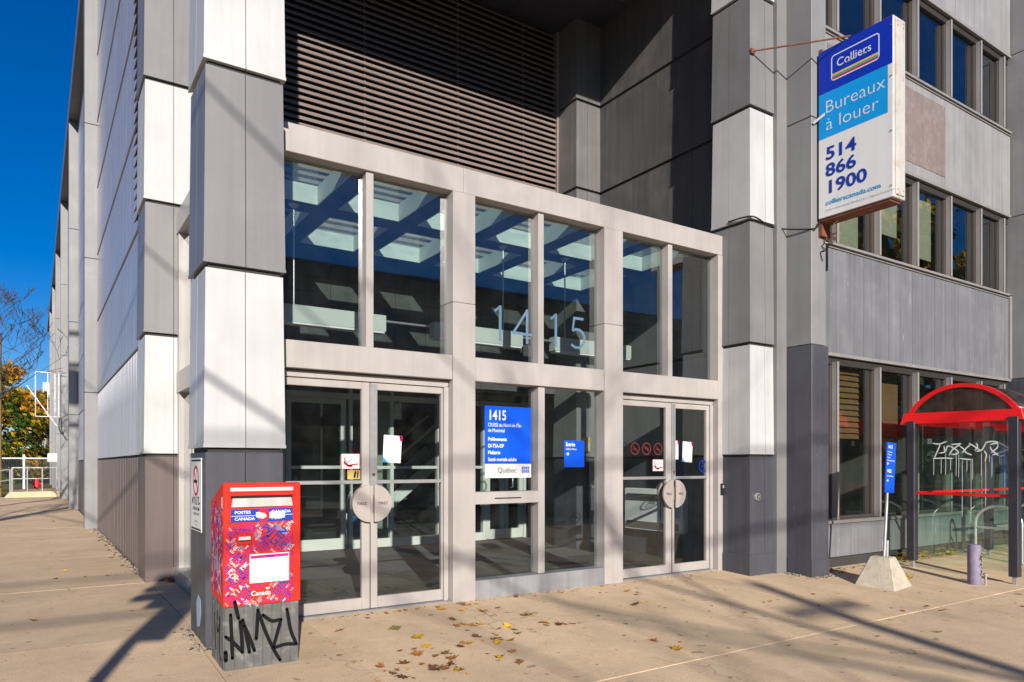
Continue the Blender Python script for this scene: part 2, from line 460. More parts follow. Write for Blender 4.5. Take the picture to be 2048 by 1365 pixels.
    def disc(s, o, ax, ay, r, mi=0, n=20, r0=0., a0=0., a1=2 * math.pi):
        o, ax, ay = Vector(o), Vector(ax), Vector(ay)
        full = abs(a1 - a0 - 2 * math.pi) < 1e-6
        ts = [a0 + (a1 - a0) * k / n for k in range(n if full else n + 1)]
        e = [o + ax * r * math.cos(t) + ay * r * math.sin(t) for t in ts]
        if r0 <= 0:
            s.add(e, [tuple(range(len(e)))], mi)
        else:
            i_ = [o + ax * r0 * math.cos(t) + ay * r0 * math.sin(t) for t in ts]; m = len(e)
            s.add(e + i_, [(k, (k + 1) % m, m + (k + 1) % m, m + k) for k in range(m if full else m - 1)], mi)
        return s
    def build(s, name, mats, parent=None, bevel=0., origin=None):
        if isinstance(mats, str): mats = [mats]
        base = LOC.get(parent.name, Vector((0, 0, 0))) if parent else Vector(origin or (0, 0, 0))
        me = bpy.data.meshes.new(name)
        me.from_pydata([tuple(Vector(v) - base) for v in s.v], [], s.f)
        for m in mats: me.materials.append(MT[m])
        me.polygons.foreach_set('material_index', s.m)
        me.polygons.foreach_set('use_smooth', s.sm)
        if bevel:
            bm = bmesh.new(); bm.from_mesh(me)
            bmesh.ops.remove_doubles(bm, verts=bm.verts, dist=1e-5)
            es = [e for e in bm.edges if len(e.link_faces) == 2 and e.calc_face_angle(0) > R(25)]
            bmesh.ops.bevel(bm, geom=es, offset=bevel, segments=1, affect='EDGES', profile=.5, clamp_overlap=True)
            bm.to_mesh(me); bm.free()
        me.update()
        o = bpy.data.objects.new(name, me)
        COL.objects.link(o)
        if parent: o.parent = parent; LOC[o.name] = base
        else: o.location = base; LOC[o.name] = base
        return o

def tag(o, label=None, cat=None, group=None, kind=None):
    if label: o['label'] = label
    if cat: o['category'] = cat
    if group: o['group'] = group
    if kind: o['kind'] = kind
    return o

def thing(name, label, cat, loc=(0, 0, 0), group=None):
    o = bpy.data.objects.new(name, None); COL.objects.link(o)
    o.location = loc; o.empty_display_size = .2
    LOC[o.name] = Vector(loc)
    return tag(o, label, cat, group)

def copy_tree(o, parent=None):
    c = o.copy(); COL.objects.link(c)
    if parent: c.parent = parent
    for ch in list(o.children): copy_tree(ch, c)
    return c

def gz(y):
    if y >= 6.5: return 0.
    if y >= 3.915: return -.055 * (6.5 - y)
    return -.1422 - .019 * (3.915 - y)

XV, YV, ZV = Vector((1, 0, 0)), Vector((0, 1, 0)), Vector((0, 0, 1))
NY = Vector((0, -1, 0))

# ================================================================== SETTING
def sheet(x0, x1, y0, y1, z): return MB().box(x0, x1, y0, y1, z - .2, z)
tag(sheet(-500, 500, -500, 600, -.45).build('ground', 'terrain'), kind='structure')
tag(sheet(-120, 160, -13.5, -2.6, -.40).build('road', 'asphalt'), kind='structure')
tag(sheet(-14.0, -4.2, -2.6, 400, -.155).build('road', 'asphalt'), kind='structure')
tag(MB().box(-120, 160, -60, -13.5, -.5, -.26).build('pavement', 'kerb'), kind='structure')

# sidewalk: a dirt bed with separately cast slabs
sw = MB()
def gbed(x0, x1, y0, y1, d=.03):
    sw.hexa([(x0, y0, -.6), (x1, y0, -.6), (x1, y1, -.6), (x0, y1, -.6),
             (x0, y0, gz(y0) - d), (x1, y0, gz(y0) - d), (x1, y1, gz(y1) - d), (x0, y1, gz(y1) - d)])
gbed(-4.0, 40, -2.4, 3.915); gbed(-4.0, 40, 3.915, 6.5); gbed(-4.0, 1.5, 6.5, 44)
sidewalk = tag(sw.build('sidewalk', 'grout'), kind='structure')
def slab(x0, x1, y0, y1, g=.0035):
    dz = random.uniform(-.0015, .0015)
    a, b, c, d = x0 + g, x1 - g, y0 + g, y1 - g
    MB().hexa([(a, c, gz(c) - .1), (b, c, gz(c) - .1), (b, d, gz(d) - .1), (a, d, gz(d) - .1),
               (a, c, gz(c) + dz), (b, c, gz(c) + dz), (b, d, gz(d) + dz), (a, d, gz(d) + dz)]).build('slab', 'concrete', sidewalk, .0022)
XJ = [-4.0, -2.6, -.6, 1.09, 2.025, 3.13, 4.435, 5.7, 6.95, 8.2, 9.45, 10.7, 11.95, 13.2, 14.45, 15.7, 18, 21, 25, 30]
for i in range(len(XJ) - 1):
    x0, x1 = XJ[i], XJ[i + 1]
    for y0, y1 in ((-2.4, -.9), (-.9, .6), (.6, 2.25), (2.25, 3.915), (3.915, 6.5 if x1 < 8.3 else 6.0)):
        slab(x0, x1, y0, y1)
YJ = [6.5, 9.52, 12.6, 15.7, 18.8, 22, 25, 28, 31, 34, 38]
for i in range(len(YJ) - 1):
    for x0, x1 in ((-4.0, -2.2), (-2.2, 1.14)):
        slab(x0, x1, YJ[i], YJ[i + 1], .003)
    slab(1.14, 1.45, YJ[i], YJ[i + 1]) if YJ[i] < 9.5 else None
k = MB()
k.box(-4.2, 160, -2.6, -2.4, -.6, -.262); k.box(-4.2, -4.0, -2.4, 400, -.6, .0)
tag(k.build('kerb', 'kerb', bevel=.02), kind='structure')
tag(MB().box(-4.0, 30, 44, 300, -.3, -.02).build('lawn', 'lawn'), kind='structure')

# ================================================================== OFFICE BUILDING
B = thing('office_building', 'grey and white metal clad office block with louvred porch over a glazed corner entrance', 'building', (4.7, 6.0, 0))
J = [-.1, 1.54, 2.985, 4.57, 6.03, 7.50, 8.96, 10.42, 12.3]
ALT = ['base', 'white', 'grey', 'white', 'grey', 'white', 'grey', 'white']

def sheet_panel(face, a0, a1, z0, z1, plane, mat, parent, fl=.016, lo=False, hi=False, cap=True, back=.05):
    """one cladding sheet: foot flares out over the joint below; 'face' is the outward axis"""
    def P(a, d, z):
        if face == 'F': return (a, plane - d, z)
        if face == 'L': return (plane - d, a, z)
        if face == 'R': return (plane + d, a, z)
    g = .003
    z1 = z1 - .042
    b = MB()
    A0, A1 = (a0 - fl if lo else a0 + g), (a1 + fl if hi else a1 - g)
    B0, B1 = (a0 if lo else a0 + g), (a1 if hi else a1 - g)
    K0, K1 = (a0 + back if lo else B0), (a1 - back if hi else B1)      # mitred corner
    pts = [P(A0, fl, z0), P(A1, fl, z0), P(K1, -back, z0), P(K0, -back, z0),
           P(B0, 0, z1), P(B1, 0, z1), P(K1, -back, z1), P(K0, -back, z1)]
    b.hexa(pts)
    if fl:
        e = .004
        C0, C1 = A0 - (e if lo else 0), A1 + (e if hi else 0)
        D0, D1 = (a0 + back - .01 if lo else B0), (a1 - back + .01 if hi else B1)
        b.hexa([P(C0, fl + e, z0 - .004), P(C1, fl + e, z0 - .004), P(D1, -back + .01, z0 - .004), P(D0, -back + .01, z0 - .004),
                P(C0, fl + e, z0 + .022), P(C1, fl + e, z0 + .022), P(D1, -back + .01, z0 + .022), P(D0, -back + .01, z0 + .022)])
    if face == 'L':   # keep outward winding
        b.f = [tuple(reversed(f)) for f in b.f]
    return b.build('panel', mat, parent)

def pillar(x0, x1, y0, y1, fs, ls, base, levels=range(8), faces='FL', tones=ALT):
    core = MB().box(x0 + .02, x1 - .02, y0 + .02, y1 - .02, -.12, 12.3).build('pillar', 'joint', B)
    for k in levels:
        m = base if k == 0 else tones[k]
        fl = .0 if k == 0 else .016
        if 'F' in faces:
            e = [x0] + fs + [x1]
            for i in range(len(e) - 1):
                sheet_panel('F', e[i], e[i + 1], J[k], J[k + 1], y0, m, core, fl, i == 0, i == len(e) - 2)
        if 'L' in faces:
            e = [y0] + ls + [y1]
            for i in range(len(e) - 1):
                sheet_panel('L', e[i], e[i + 1], J[k], J[k + 1], x0, m, core, fl, i == 0, i == len(e) - 2)
        if 'R' in faces:
            sheet_panel('R', y0, y1, J[k], J[k + 1], x1, m, core, fl, True, True)
    return core
pillar(1.113, 1.711, 5.98, 6.60, [1.412], [6.30], 'base_blue', faces='FLR')
P3 = pillar(7.65, 8.20, 5.98, 6.58, [7.945], [6.31], 'base_blue', faces='FLR')
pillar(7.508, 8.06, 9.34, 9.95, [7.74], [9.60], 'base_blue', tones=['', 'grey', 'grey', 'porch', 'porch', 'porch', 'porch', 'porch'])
pillar(1.10, 1.66, 9.52, 10.2, [1.41], [9.86], 'base_brown', faces='FL')
# skirting plate at the foot of the big pillar
MB().box(7.635, 8.215, 5.965, 6.40, -.05, .24).build('skirting', 'base_blue', P3, .003)

# side wall of the porch (faces the left street)
swl = MB().box(8.05, 8.30, 6.58, 18.5, -.1, 12.3).build('side_wall', 'joint', B)
YS = [6.58, 6.935, 7.279, 7.604, 7.924, 8.238, 8.544, 8.877, 9.20, 9.34]
for k in range(7):
    for i in range(len(YS) - 1):
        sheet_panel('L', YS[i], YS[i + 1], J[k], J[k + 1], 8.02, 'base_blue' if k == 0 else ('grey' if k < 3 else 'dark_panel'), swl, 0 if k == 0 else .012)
for i in range(3):
    sheet_panel('L', 9.95 + i * .48, 9.95 + (i + 1) * .48, J[0], J[1], 8.02, 'base_blue', swl, 0)
    sheet_panel('L', 9.95 + i * .48, 9.95 + (i + 1) * .48, J[1], J[2], 8.02, 'grey', swl)

# soffit over the porch
sof = MB().box(1.2, 8.2, 5.99, 10.0, 8.86, 9.1).build('soffit', 'joint', B)
for i in range(4):
    for j in range(3):
        x0, y0 = 1.2 + i * 1.75, 5.99 + j * 1.325
        MB().box(x0 + .006, x0 + 1.744, y0 + .006, y0 + 1.319, 8.825, 8.87).build('soffit_panel', 'soffit', sof)
MB().box(1.75, 7.62, 5.98, 6.3, 9.1, 12.3).build('upper_wall', 'grey', B)

# louvred wall
lw = MB().box(1.62, 7.56, 9.94, 10.05, 4.3, 8.83).build('louver_wall', 'louver_back', B)
n = 46
slat_mb = MB().hexa([(1.66, 9.835, 0), (7.51, 9.835, 0), (7.51, 9.841, -.004), (1.66, 9.841, -.004),
                     (1.66, 9.885, .066), (7.51, 9.885, .066), (7.51, 9.891, .062), (1.66, 9.891, .062)])
s0 = slat_mb.build('slat', 'louver', lw)
for i in range(n):
    o = s0 if i == 0 else s0.copy()
    if i: COL.objects.link(o)
    o.location.z = 4.46 + i * .0945
for x in (2.45, 4.0, 5.55, 6.8):
    b = MB()
    for i in range(n): b.box(x, x + .02, 9.878, 9.92, 4.47 + i * .0945, 4.53 + i * .0945)
    b.build('slat_bracket', 'louver', lw)
MB().box(7.47, 7.52, 9.82, 9.94, 4.4, 8.83).build('edge_trim', 'louver', lw)

# ---- entrance frame
YF = 6.42
ef = MB().box(1.72, 3.678, YF, 6.62, 4.193, 4.452).build('entrance_frame', 'alu', B, .004)
for a, b in ((3.681, 5.717), (5.720, 7.68)): MB().box(a, b, YF, 6.62, 4.193, 4.452).build('header', 'alu', ef, .004)
def member(nm, x0, x1, z0, z1, y0=YF, y1=6.60, mat='alu', bev=.004): return MB().box(x0, x1, y0, y1, z0, z1).build(nm, mat, ef, bev)
member('post', 3.548, 3.813, -.06, 3.058, YF - .012); member('post', 3.548, 3.813, 3.0615, 4.190, YF - .0105)
member('post', 5.574, 5.864, -.06, 3.058, YF - .012); member('post', 5.574, 5.864, 3.0615, 4.190, YF - .0105)
member('post', 7.562, 7.68, -.06, 4.190, YF - .005)
for a, b in ((1.72, 3.545), (3.816, 5.571), (5.867, 7.559)): member('transom', a, b, 2.269, 2.516, YF - .004)
for a in (2.630, 4.646, 6.665): member('mullion', a, a + .076, 2.519, 4.190, YF + .03)
member('mullion', 4.646, 4.735, .196, 2.266, YF + .03)
member('mail_rail', 3.816, 4.643, .985, 1.114, YF + .01)
MB().box(4.06, 4.40, YF + .006, YF + .012, 1.038, 1.050).build('mail_slot', 'black', ef)
member('sill', 3.816, 5.571, -.06, .193, YF - .002, mat='alu_low')
member('jamb', 1.70, 1.80, -.06, 2.266, YF + .06)
def pane(x0, x1, z0, z1, y, parent, mat='glass'): return MB().box(x0, x1, y, y + .008, z0, z1).build('pane', mat, parent)
for a, b in ((1.72, 2.632), (2.704, 3.55), (3.811, 4.648), (4.74, 5.576), (5.862, 6.667), (6.739, 7.564)):
    pane(a, b, 2.51, 4.20, YF + .13, ef, 'glass_hi')
pane(3.811, 4.648, 1.11, 2.272, YF + .13, ef); pane(3.811, 4.648, .19, .99, YF + .13, ef); pane(4.733, 5.576, .19, 2.272, YF + .13, ef)

def door_bay(xa, xm, xb, glass_l, glass_r):
    """a pair of glazed doors; xm is the meeting line"""
    YD = 6.52
    fr = MB()
    fr.box(xa, xb, YD - .02, YD + .10, 2.20, 2.258)
    fr.box(xb - .05, xb, YD - .02, YD + .10, -.04, 2.20)
    fr.build('door_frame', 'alu', ef, .004)
    for side in (-1, 1):
        if side < 0: x0, x1, g0, g1 = xa + .003, xm - .004, glass_l[0], glass_l[1]
        else: x0, x1, g0, g1 = xm + .004, xb - .053, glass_r[0], glass_r[1]
        d = MB()
        d.box(x0, g0, YD, YD + .05, .015, 2.195); d.box(g1, x1, YD, YD + .05, .015, 2.195)
        d.box(g0, g1, YD + .001, YD + .049, .015, .125); d.box(g0, g1, YD + .001, YD + .049, 2.125, 2.195)
        door = d.build('door', 'alu', B, .005)
        MB().box(g0 - .005, g1 + .005, YD + .022, YD + .028, .12, 2.13).build('pane', 'glass', door)
        MB().box(g0, g1, YD - .012, YD + .03, 1.217, 1.252).build('push_rail', 'steel', door, .004)
        # half-moon pull plate
        c = (xm + side * .022, YD - .055, 1.03)
        a0, a1 = (math.pi / 2, 3 * math.pi / 2) if side < 0 else (-math.pi / 2, math.pi / 2)
        pts = [(.178 * math.cos(a0 + (a1 - a0) * i / 18), .178 * math.sin(a0 + (a1 - a0) * i / 18)) for i in range(19)]
        q = MB().prism(pts, c, XV, ZV, YV, .022)
        q.box(c[0] - .012 if side < 0 else c[0], c[0] if side < 0 else c[0] + .012, YD - .04, YD, .95, 1.11)
        q.text('TIREZ', (c[0] + side * .085, c[1] - .0015, c[2] - .012), XV, ZV, .026, 1, 1.1, .012, 'C')
        q.build('pull_plate', ['brushed', 'black'], door, 0)
        # the inner face's plate, seen through the glass
        if side < 0:
            pts2 = [(p[0] - .02, p[1]) for p in pts]
            MB().prism(pts2, (c[0] + .06, YD + .075, 1.03), XV, ZV, YV, .02).build('push_plate', 'brushed', door)
        else:
            lk = MB().box(x0 - .008, x0 + .062, YD - .006, YD, 1.20, 2.18)
            lk.build('cover_strip', 'steel', door, .002)
            MB().tube([(x0 + .028, YD - .012, 1.305), (x0 + .028, YD, 1.305)], .016, 12, 0).build('lock', 'rust', door)
            MB().box(x0 - .003, x0 + .028, YD - .012, YD, .02, .84).build('astragal', 'alu', door)
door_bay(1.80, 2.70, 3.545, (1.86, 2.615), (2.775, 3.475))
door_bay(5.867, 6.80, 7.559, (5.93, 6.70), (6.845, 7.455))
MB().box(1.75, 3.545, 6.46, 6.62, -.05, .012).build('threshold', 'alu_low', ef)
MB().box(5.867, 7.559, 6.46, 6.62, -.05, .012).build('threshold', 'alu_low', ef)

# glazed side of the vestibule, between the two corner pillars
sg = MB()
sg.box(1.44, 1.60, 6.61, 9.515, 4.193, 4.452); sg.box(1.44, 1.60, 6.61, 9.515, 2.269, 2.516)
sg.box(1.40, 1.60, 6.61, 9.515, -.05, .16)
for y in (6.61, 8.02, 9.40): sg.box(1.45, 1.59, y, y + .11, .16, 4.193)
sgo = sg.build('side_glazing', 'alu', B)
for a, b in ((6.72, 8.02), (8.13, 9.40)):
    for z0, z1 in ((.16, 2.269), (2.516, 4.193)):
        MB().box(1.51, 1.518, a, b, z0, z1).build('pane', 'glass', sgo)

# vestibule roof with coffered skylights
vr = MB()
EX = [2.60, 3.565, 4.535, 5.505, 6.475, 7.45]
RY = [(6.70, 7.74), (8.04, 9.16)]
for y0, y1 in ((6.60, 6.70), (7.74, 8.04), (9.16, 9.94)): vr.box(1.5, 8.02, y0, y1, 4.25, 4.447)
for y0, y1 in RY:
    xs = [1.5]
    for e in EX: xs += [e - .74, e]
    xs.append(8.02)
    for i in range(0, len(xs), 2): vr.box(xs[i], xs[i + 1], y0, y1, 4.25, 4.447)
vro = vr.build('vestibule_roof', 'beam_shaded', B)
for y0, y1 in RY:
    for e in EX:
        c = MB()
        c.box(e - .739, e - .725, y0 + .001, y1 - .001, 4.246, 4.449); c.box(e - .015, e - .001, y0 + .001, y1 - .001, 4.246, 4.449)
        c.box(e - .725, e - .015, y0 + .001, y0 + .015, 4.246, 4.449); c.box(e - .725, e - .015, y1 - .015, y1 - .001, 4.246, 4.449)
        c.build('coffer_lining', 'cream', vro)
        MB().box(e - .78, e + .04, y0 - .04, y1 + .04, 4.450, 4.458).build('skylight', 'glass_sky', vro)

# vestibule floor: slate tiles in front, mat behind
vf = MB().box(1.5, 8.0, 6.55, 18, -.3, -.012).build('vestibule_floor', 'grout', B)
TX = [1.6, 2.68, 3.76, 4.84, 5.92, 7.0, 8.0]
for i in range(6):
    for y0, y1 in ((6.63, 7.65), (7.65, 8.66)):
        MB().box(TX[i] + .004, TX[i + 1] - .004, y0 + .004, y1 - .004, -.05, 0).build('tile', 'slate', vf, .002)
    MB().box(TX[i] + .003, TX[i + 1] - .003, 8.665, 11.3, -.05, -.002).build('floor_mat', 'mat', vf)
MB().box(1.5, 8.0, 11.45, 18, -.1, -.004).build('lobby_floor', 'lobby_floor', vf)
# bulkhead under the louvres
bh = MB().box(1.5, 7.52, 9.93, 10.05, 2.62, 4.25).build('bulkhead', 'joint', B)
for i in range(12):
    MB().box(1.5 + i * .5 + .003, 2.0 + i * .5 - .003, 9.90, 9.95, 2.62, 4.248).build('panel', 'dark_panel', bh)
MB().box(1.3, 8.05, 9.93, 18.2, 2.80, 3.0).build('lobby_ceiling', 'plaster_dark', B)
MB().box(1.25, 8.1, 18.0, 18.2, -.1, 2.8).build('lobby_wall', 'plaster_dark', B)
# inner door screen
isf = MB()
isf.box(1.6, 8.0, 11.4, 11.5, 2.49, 2.585); isf.box(1.6, 8.0, 11.4, 11.5, 2.72, 2.80)
for x in (2.3, 4.35, 5.09, 6.0, 6.95, 7.86): isf.box(x, x + .06, 11.401, 11.499, 0, 2.72)
for a, b in ((4.41, 5.09), (5.15, 6.0), (6.06, 6.95), (1.6, 2.3)): isf.box(a, b, 11.41, 11.49, 0, .145); isf.box(a, b, 11.42, 11.48, 1.33, 1.38)
iso = isf.build('inner_screen', 'inner_alu', B)
for x0, x1 in ((3.31, 4.30), (2.36, 3.30), (7.02, 7.42), (7.43, 7.85)):
    d = MB(); d.box(x0, x0 + .085, 11.41, 11.47, .01, 2.485); d.box(x1 - .085, x1, 11.41, 11.47, .01, 2.485)
    d.box(x0 + .085, x1 - .085, 11.412, 11.468, .01, .19); d.box(x0 + .085, x1 - .085, 11.412, 11.468, 2.40, 2.485)
    d.box(x0 + .085, x1 - .085, 11.415, 11.465, 1.335, 1.385)
    do = d.build('inner_door', 'inner_alu', B)
    MB().box(x0 + .08, x1 - .08, 11.436, 11.442, .18, 2.41).build('pane', 'glass', do)
    hx = x0 + .13 if x0 > 7.4 or x0 > 3.2 and x0 < 4 else x1 - .13
    MB().tube([(hx, 11.41, 1.22), (hx, 11.33, 1.20), (hx, 11.33, .98), (hx, 11.41, .96)], .014, 8).build('handle', 'steel', do)
for a, b in ((4.41, 5.09), (5.15, 6.0), (6.06, 6.95)):
    MB().box(a, b, 11.44, 11.447, .14, 2.49).build('pane', 'glass', iso)
MB().box(6.3, 7.6, 11.30, 11.41, 2.60, 2.70).build('door_operator', 'green_col', iso, .004)
MB().box(5.30, 5.62, 12.6, 12.9, -.01, 2.80).build('lobby_column', 'green_col', B)
st = MB()
for o_ in (0, 1.1): st.beam((5.9, 14.6 + o_, .1), (8.0, 14.6 + o_, 1.75), .06, .26); st.beam((5.9, 14.6 + o_, .95), (8.0, 14.6 + o_, 2.6), .05, .06)
st.build('stair', 'white_paint', B)
stp = [MB().box(6.0 + i * .22, 6.26 + i * .22, 14.63, 15.67, .12 + i * .17, .16 + i * .17).build('step', 'lobby_floor', B) for i in range(9)]

# ---- main masses behind the fronts
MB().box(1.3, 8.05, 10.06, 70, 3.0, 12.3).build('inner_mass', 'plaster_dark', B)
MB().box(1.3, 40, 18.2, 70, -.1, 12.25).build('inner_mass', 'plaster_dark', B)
rf = MB(); rf.box(.92, 40, 10.2, 70, 12.3, 12.62); rf.box(1.0, 40, 5.9, 10.2, 12.31, 12.60)
rf.build('roof', 'column', B)
MB().box(.90, .925, 10.2, 70, 12.22, 12.66).build('eave_trim', 'spandrel', B)

# ---- left facade
fw = MB().box(1.19, 1.4, 10.2, 70, -.1, 12.3).build('facade_wall', 'joint', B)
SIDE = ['base_brown', 'side_white', 'side_grey', 'side_grey', 'side_grey', 'side_grey', 'side_grey', 'side_grey']
YP = [10.2 + i * .5 for i in range(17)]
for k in range(8):
    for i in range(16):
        if k >= 3 and i == 0: continue
        sheet_panel('L', YP[i], YP[i + 1], J[k], J[k + 1], 1.17, SIDE[k], fw, 0 if k == 0 else .012)
    for b in range(6):
        y0 = 18.6 + b * 8.4
        sheet_panel('L', y0, y0 + 7.9, J[k], J[k + 1], 1.17, SIDE[k], fw, 0)
rb = MB()
for i in range(1, 33): rb.box(1.163, 1.172, 10.2 + i * .25 - .008, 10.2 + i * .25 + .008, -.08, 1.50)
rb.build('panel_rib', 'base_brown', fw)
rb = MB()
for i in range(1, 40): rb.box(1.165, 1.172, 10.2 + i * .2 - .006, 10.2 + i * .2 + .006, 1.57, 2.94)
rb.build('panel_rib', 'side_white', fw)
sl = MB().box(1.175, 1.19, 10.22, 10.70, 4.57, 12.2).build('side_louver', 'louver_back', B)
p = MB().hexa([(1.10, 10.22, 0), (1.10, 10.69, 0), (1.108, 10.69, -.004), (1.108, 10.22, -.004), (1.165, 10.22, .09), (1.165, 10.69, .09), (1.172, 10.69, .086), (1.172, 10.22, .086)])
p.f = [tuple(reversed(f)) for f in p.f]
s1 = p.build('slat', 'louver', sl)
for i in range(52):
    o = s1 if i == 0 else s1.copy()
    if i: COL.objects.link(o)
    o.location.z = 4.60 + i * .145
for ci, y in enumerate([18.2, 26.6, 35.0, 43.4, 51.8, 60.2]):
    c = MB().box(.94, 1.2, y + .02, y + .38, -.08, 12.3).build('pilaster', 'joint', B)
    for z0, z1 in ((-.06, 2.98), (2.985, 5.92), (5.925, 8.86), (8.865, 12.3)):
        MB().box(.92, 1.19, y, y + .40, z0 + .005, z1 - .004).build('panel', 'column', c, .004)
# ---- right wing
MB().box(8.12, 8.42, 5.92, 6.6, -.1, 12.3).build('wing_return', 'grey', B)
def wing_pilaster(x0, x1, xb):
    c = MB().box(x0 + .02, x1 - .02, 5.60, 6.3, -.1, 12.3).build('pilaster', 'joint', B)
    MB().box(x0 - .0, xb, 5.545, 5.93, -.10, 2.952).build('panel', 'base_blue', c, .006)
    MB().box(x0 - .008, xb + .008, 5.537, 5.90, -.10, .17).build('skirting', 'base_blue', c, .003)
    for i, (z0, z1) in enumerate(((2.955, 5.884), (5.888, 8.82), (8.824, 12.3))):
        MB().box(x0, x1, 5.55, 5.93, z0 + .004, z1 - .003).build('panel', 'column', c, .006)
wing_pilaster(8.325, 8.635, 8.69)
wing_pilaster(14.76, 15.4, 15.45)
W0, W1 = 8.64, 14.74
def spandrel(z0, z1, mat, n=18):
    c = MB().box(W0, W1, 5.86, 6.10, z0, z1).build('spandrel', 'fin_brown', B)
    for i in range(n):
        a, b = W0 + (W1 - W0) * i / n, W0 + (W1 - W0) * (i + 1) / n
        MB().box(a + .0025, b - .0025, 5.83 + random.uniform(0, .003), 5.87, z0 + .045, z1 - .02).build('panel', mat, c)
    MB().box(W0, W1, 5.815, 6.0, z0 - .005, z0 + .04).build('drip_edge', 'fin', c)
    MB().box(W0, W1, 5.80, 6.0, z1 + .028, z1 + .062).build('sill', 'fin', c)
    MB().box(W0, W1, 5.812, 5.86, z1 - .015, z1 - .002).build('flashing', 'fin', c)
    return c
sp = spandrel(2.915, 4.42, 'spandrel'); MB().box(14.66, 14.745, 5.80, 5.9, 2.95, 4.47).build('end_trim', 'fin', sp)
sp2 = spandrel(5.88, 7.36, 'spandrel_light')
pt = MB().box(9.10, 12.36, 5.824, 5.8299, 6.08, 7.22).build('paint_patch', 'faded', sp2)
spandrel(8.77, 10.30, 'spandrel_light')
pl = MB().box(W0, W1, 5.84, 6.1, .11, .60).build('plinth', 'joint', B)
for i in range(12):
    a, b = W0 + (W1 - W0) * i / 12, W0 + (W1 - W0) * (i + 1) / 12
    MB().box(a + .003, b - .003, 5.815, 5.86, .12, .575).build('panel', 'spandrel', pl)
MB().box(W0, W1, 5.79, 6.05, .585, .63).build('sill', 'fin', pl)
MB().box(W0, W1, 5.87, 6.1, -.3, .11).build('footing', 'joint', pl)
FX = [9.325, 10.40, 11.475, 12.53, 13.575, 14.45]
def window(x0, x1, z0, z1, blind=None, blind_z=0):
    w = MB()
    YG = 5.918
    w.box(x0, x0 + .03, YG - .028, YG + .05, z0, z1); w.box(x1 - .025, x1, YG - .028, YG + .05, z0, z1)
    w.box(x0 + .03, x1 - .025, YG - .028, YG + .05, z1 - .05, z1); w.box(x0 + .03, x1 - .025, YG - .028, YG + .05, z0, z0 + .04)
    wo_ = w.build('window', 'fin_brown', B)
    MB().box(x0 + .025, x1 - .02, YG, YG + .008, z0 + .035, z1 - .09).build('pane', 'glass_win', wo_)
    if blind == 'slats':
        bl = MB()
        n_ = int((z1 - .1 - blind_z) / .085)
        for i in range(n_):
            z = z1 - .12 - i * .085
            bl.hexa([(x0 + .1, YG + .10, z - .068), (x1 - .16, YG + .10, z - .068), (x1 - .16, YG + .104, z - .068), (x0 + .1, YG + .104, z - .068),
                     (x0 + .1, YG + .12, z), (x1 - .16, YG + .12, z), (x1 - .16, YG + .124, z), (x0 + .1, YG + .124, z)])
        bl.build('slatted_blind', 'blind_brown', wo_)
    elif blind == 'roll':
        MB().box(x0 + .05, x1 - .16, YG + .12, YG + .125, blind_z, z1 - .05).build('roller_blind', 'blind_green', wo_)
    elif blind == 'brown':
        MB().box(x0 + .12, x1 - .13, YG + .12, YG + .125, blind_z, z1 - .25).build('roller_blind', 'blind_brown', wo_)
    return wo_
def fins(z0, z1):
    MB().box(W0, W1, 5.872, 5.938, z1 - .10, z1 + .05).build('window_head_shade', 'head_shade', B)  # head frame doubling as a painted strip of shade under the spandrel
    z1 = z1 - .07
    for i, x in enumerate(FX):
        f = MB()
        f.box(x - .036, x, 5.80, 5.885, z0, z1)
        f.box(x - .040, x + .004, 5.792, 5.80, z0, z1)
        f.build('window_fin', 'fin', B, .002)
for (z0, z1, bl) in ((.635, 2.905, {1: ('slats', 1.75), 2: ('brown', 1.55)}), (4.485, 5.87, {1: ('roll', 4.6), 2: ('roll', 4.95), 3: ('roll', 4.75)}), (7.425, 8.76, {})):
    fins(z0, z1)
    xs = [W0] + FX + [W1]
    for i in range(len(xs) - 1):
        kind = bl.get(i, (None, 0))
        window(xs[i] + .003, xs[i + 1] - .038 if i < len(FX) else W1, z0, z1, *kind)
    rm = MB()
    rm.box(W0, W1 + .6, 10.0, 10.1, z0 - .6, z1 + .1); rm.box(W0, W1 + .6, 6.1, 10, z1 + .02, z1 + .1)
    rm.box(W0 - .2, W0 - .02, 6.1, 10, z0 - .6, z1 + .1); rm.box(W1 + .6, W1 + .7, 6.1, 10, z0 - .6, z1 + .1)
    rm.build('office_room', 'room', B)
    MB().box(W0, W1 + .6, 6.1, 10, z0 - .62, z0 - .52).build('office_floor', 'room_dark', B)
MB().box(15.4, 40, 5.9, 18.2, -.1, 12.25).build('wing_wall', 'spandrel', B)
MB().box(W0, 15.4, 5.95, 18.2, 10.3, 12.3).build('upper_wall', 'spandrel_light', B)
MB().box(W0, 15.4, 10.2, 18.2, -.1, 10.4).build('inner_mass', 'plaster_dark', B)

# ================================================================== THINGS ON AND AT THE BUILDING
# ---- fittings inside the vestibule
def lamp(x0, x1, rods, label):
    t = thing('pendant_lamp', label, 'lamp', ((x0 + x1) / 2, 7.87, 2.93), 'linear lamps hanging in the vestibule')
    MB().box(x0, x1, 7.80, 7.94, 2.955, 3.145).build('lamp_housing', 'cream', t, .004)
    MB().box(x0 + .02, x1 - .02, 7.805, 7.935, 2.935, 2.955).build('diffuser', 'paper', t)
    for x in rods:
        MB().tube([(x, 7.87, 3.14), (x, 7.87, 4.24)], .010, 6).build('rod', 'steel', t)
        MB().tube([(x, 7.87, 4.22), (x, 7.87, 4.25)], [.035, .06], 10).build('ceiling_cap', 'cream', t)
lamp(1.75, 3.43, (2.37,), 'white box lamp behind the upper panes beside the corner pillar')
lamp(4.06, 5.37, (5.10,), 'white box lamp behind the first two address numerals')
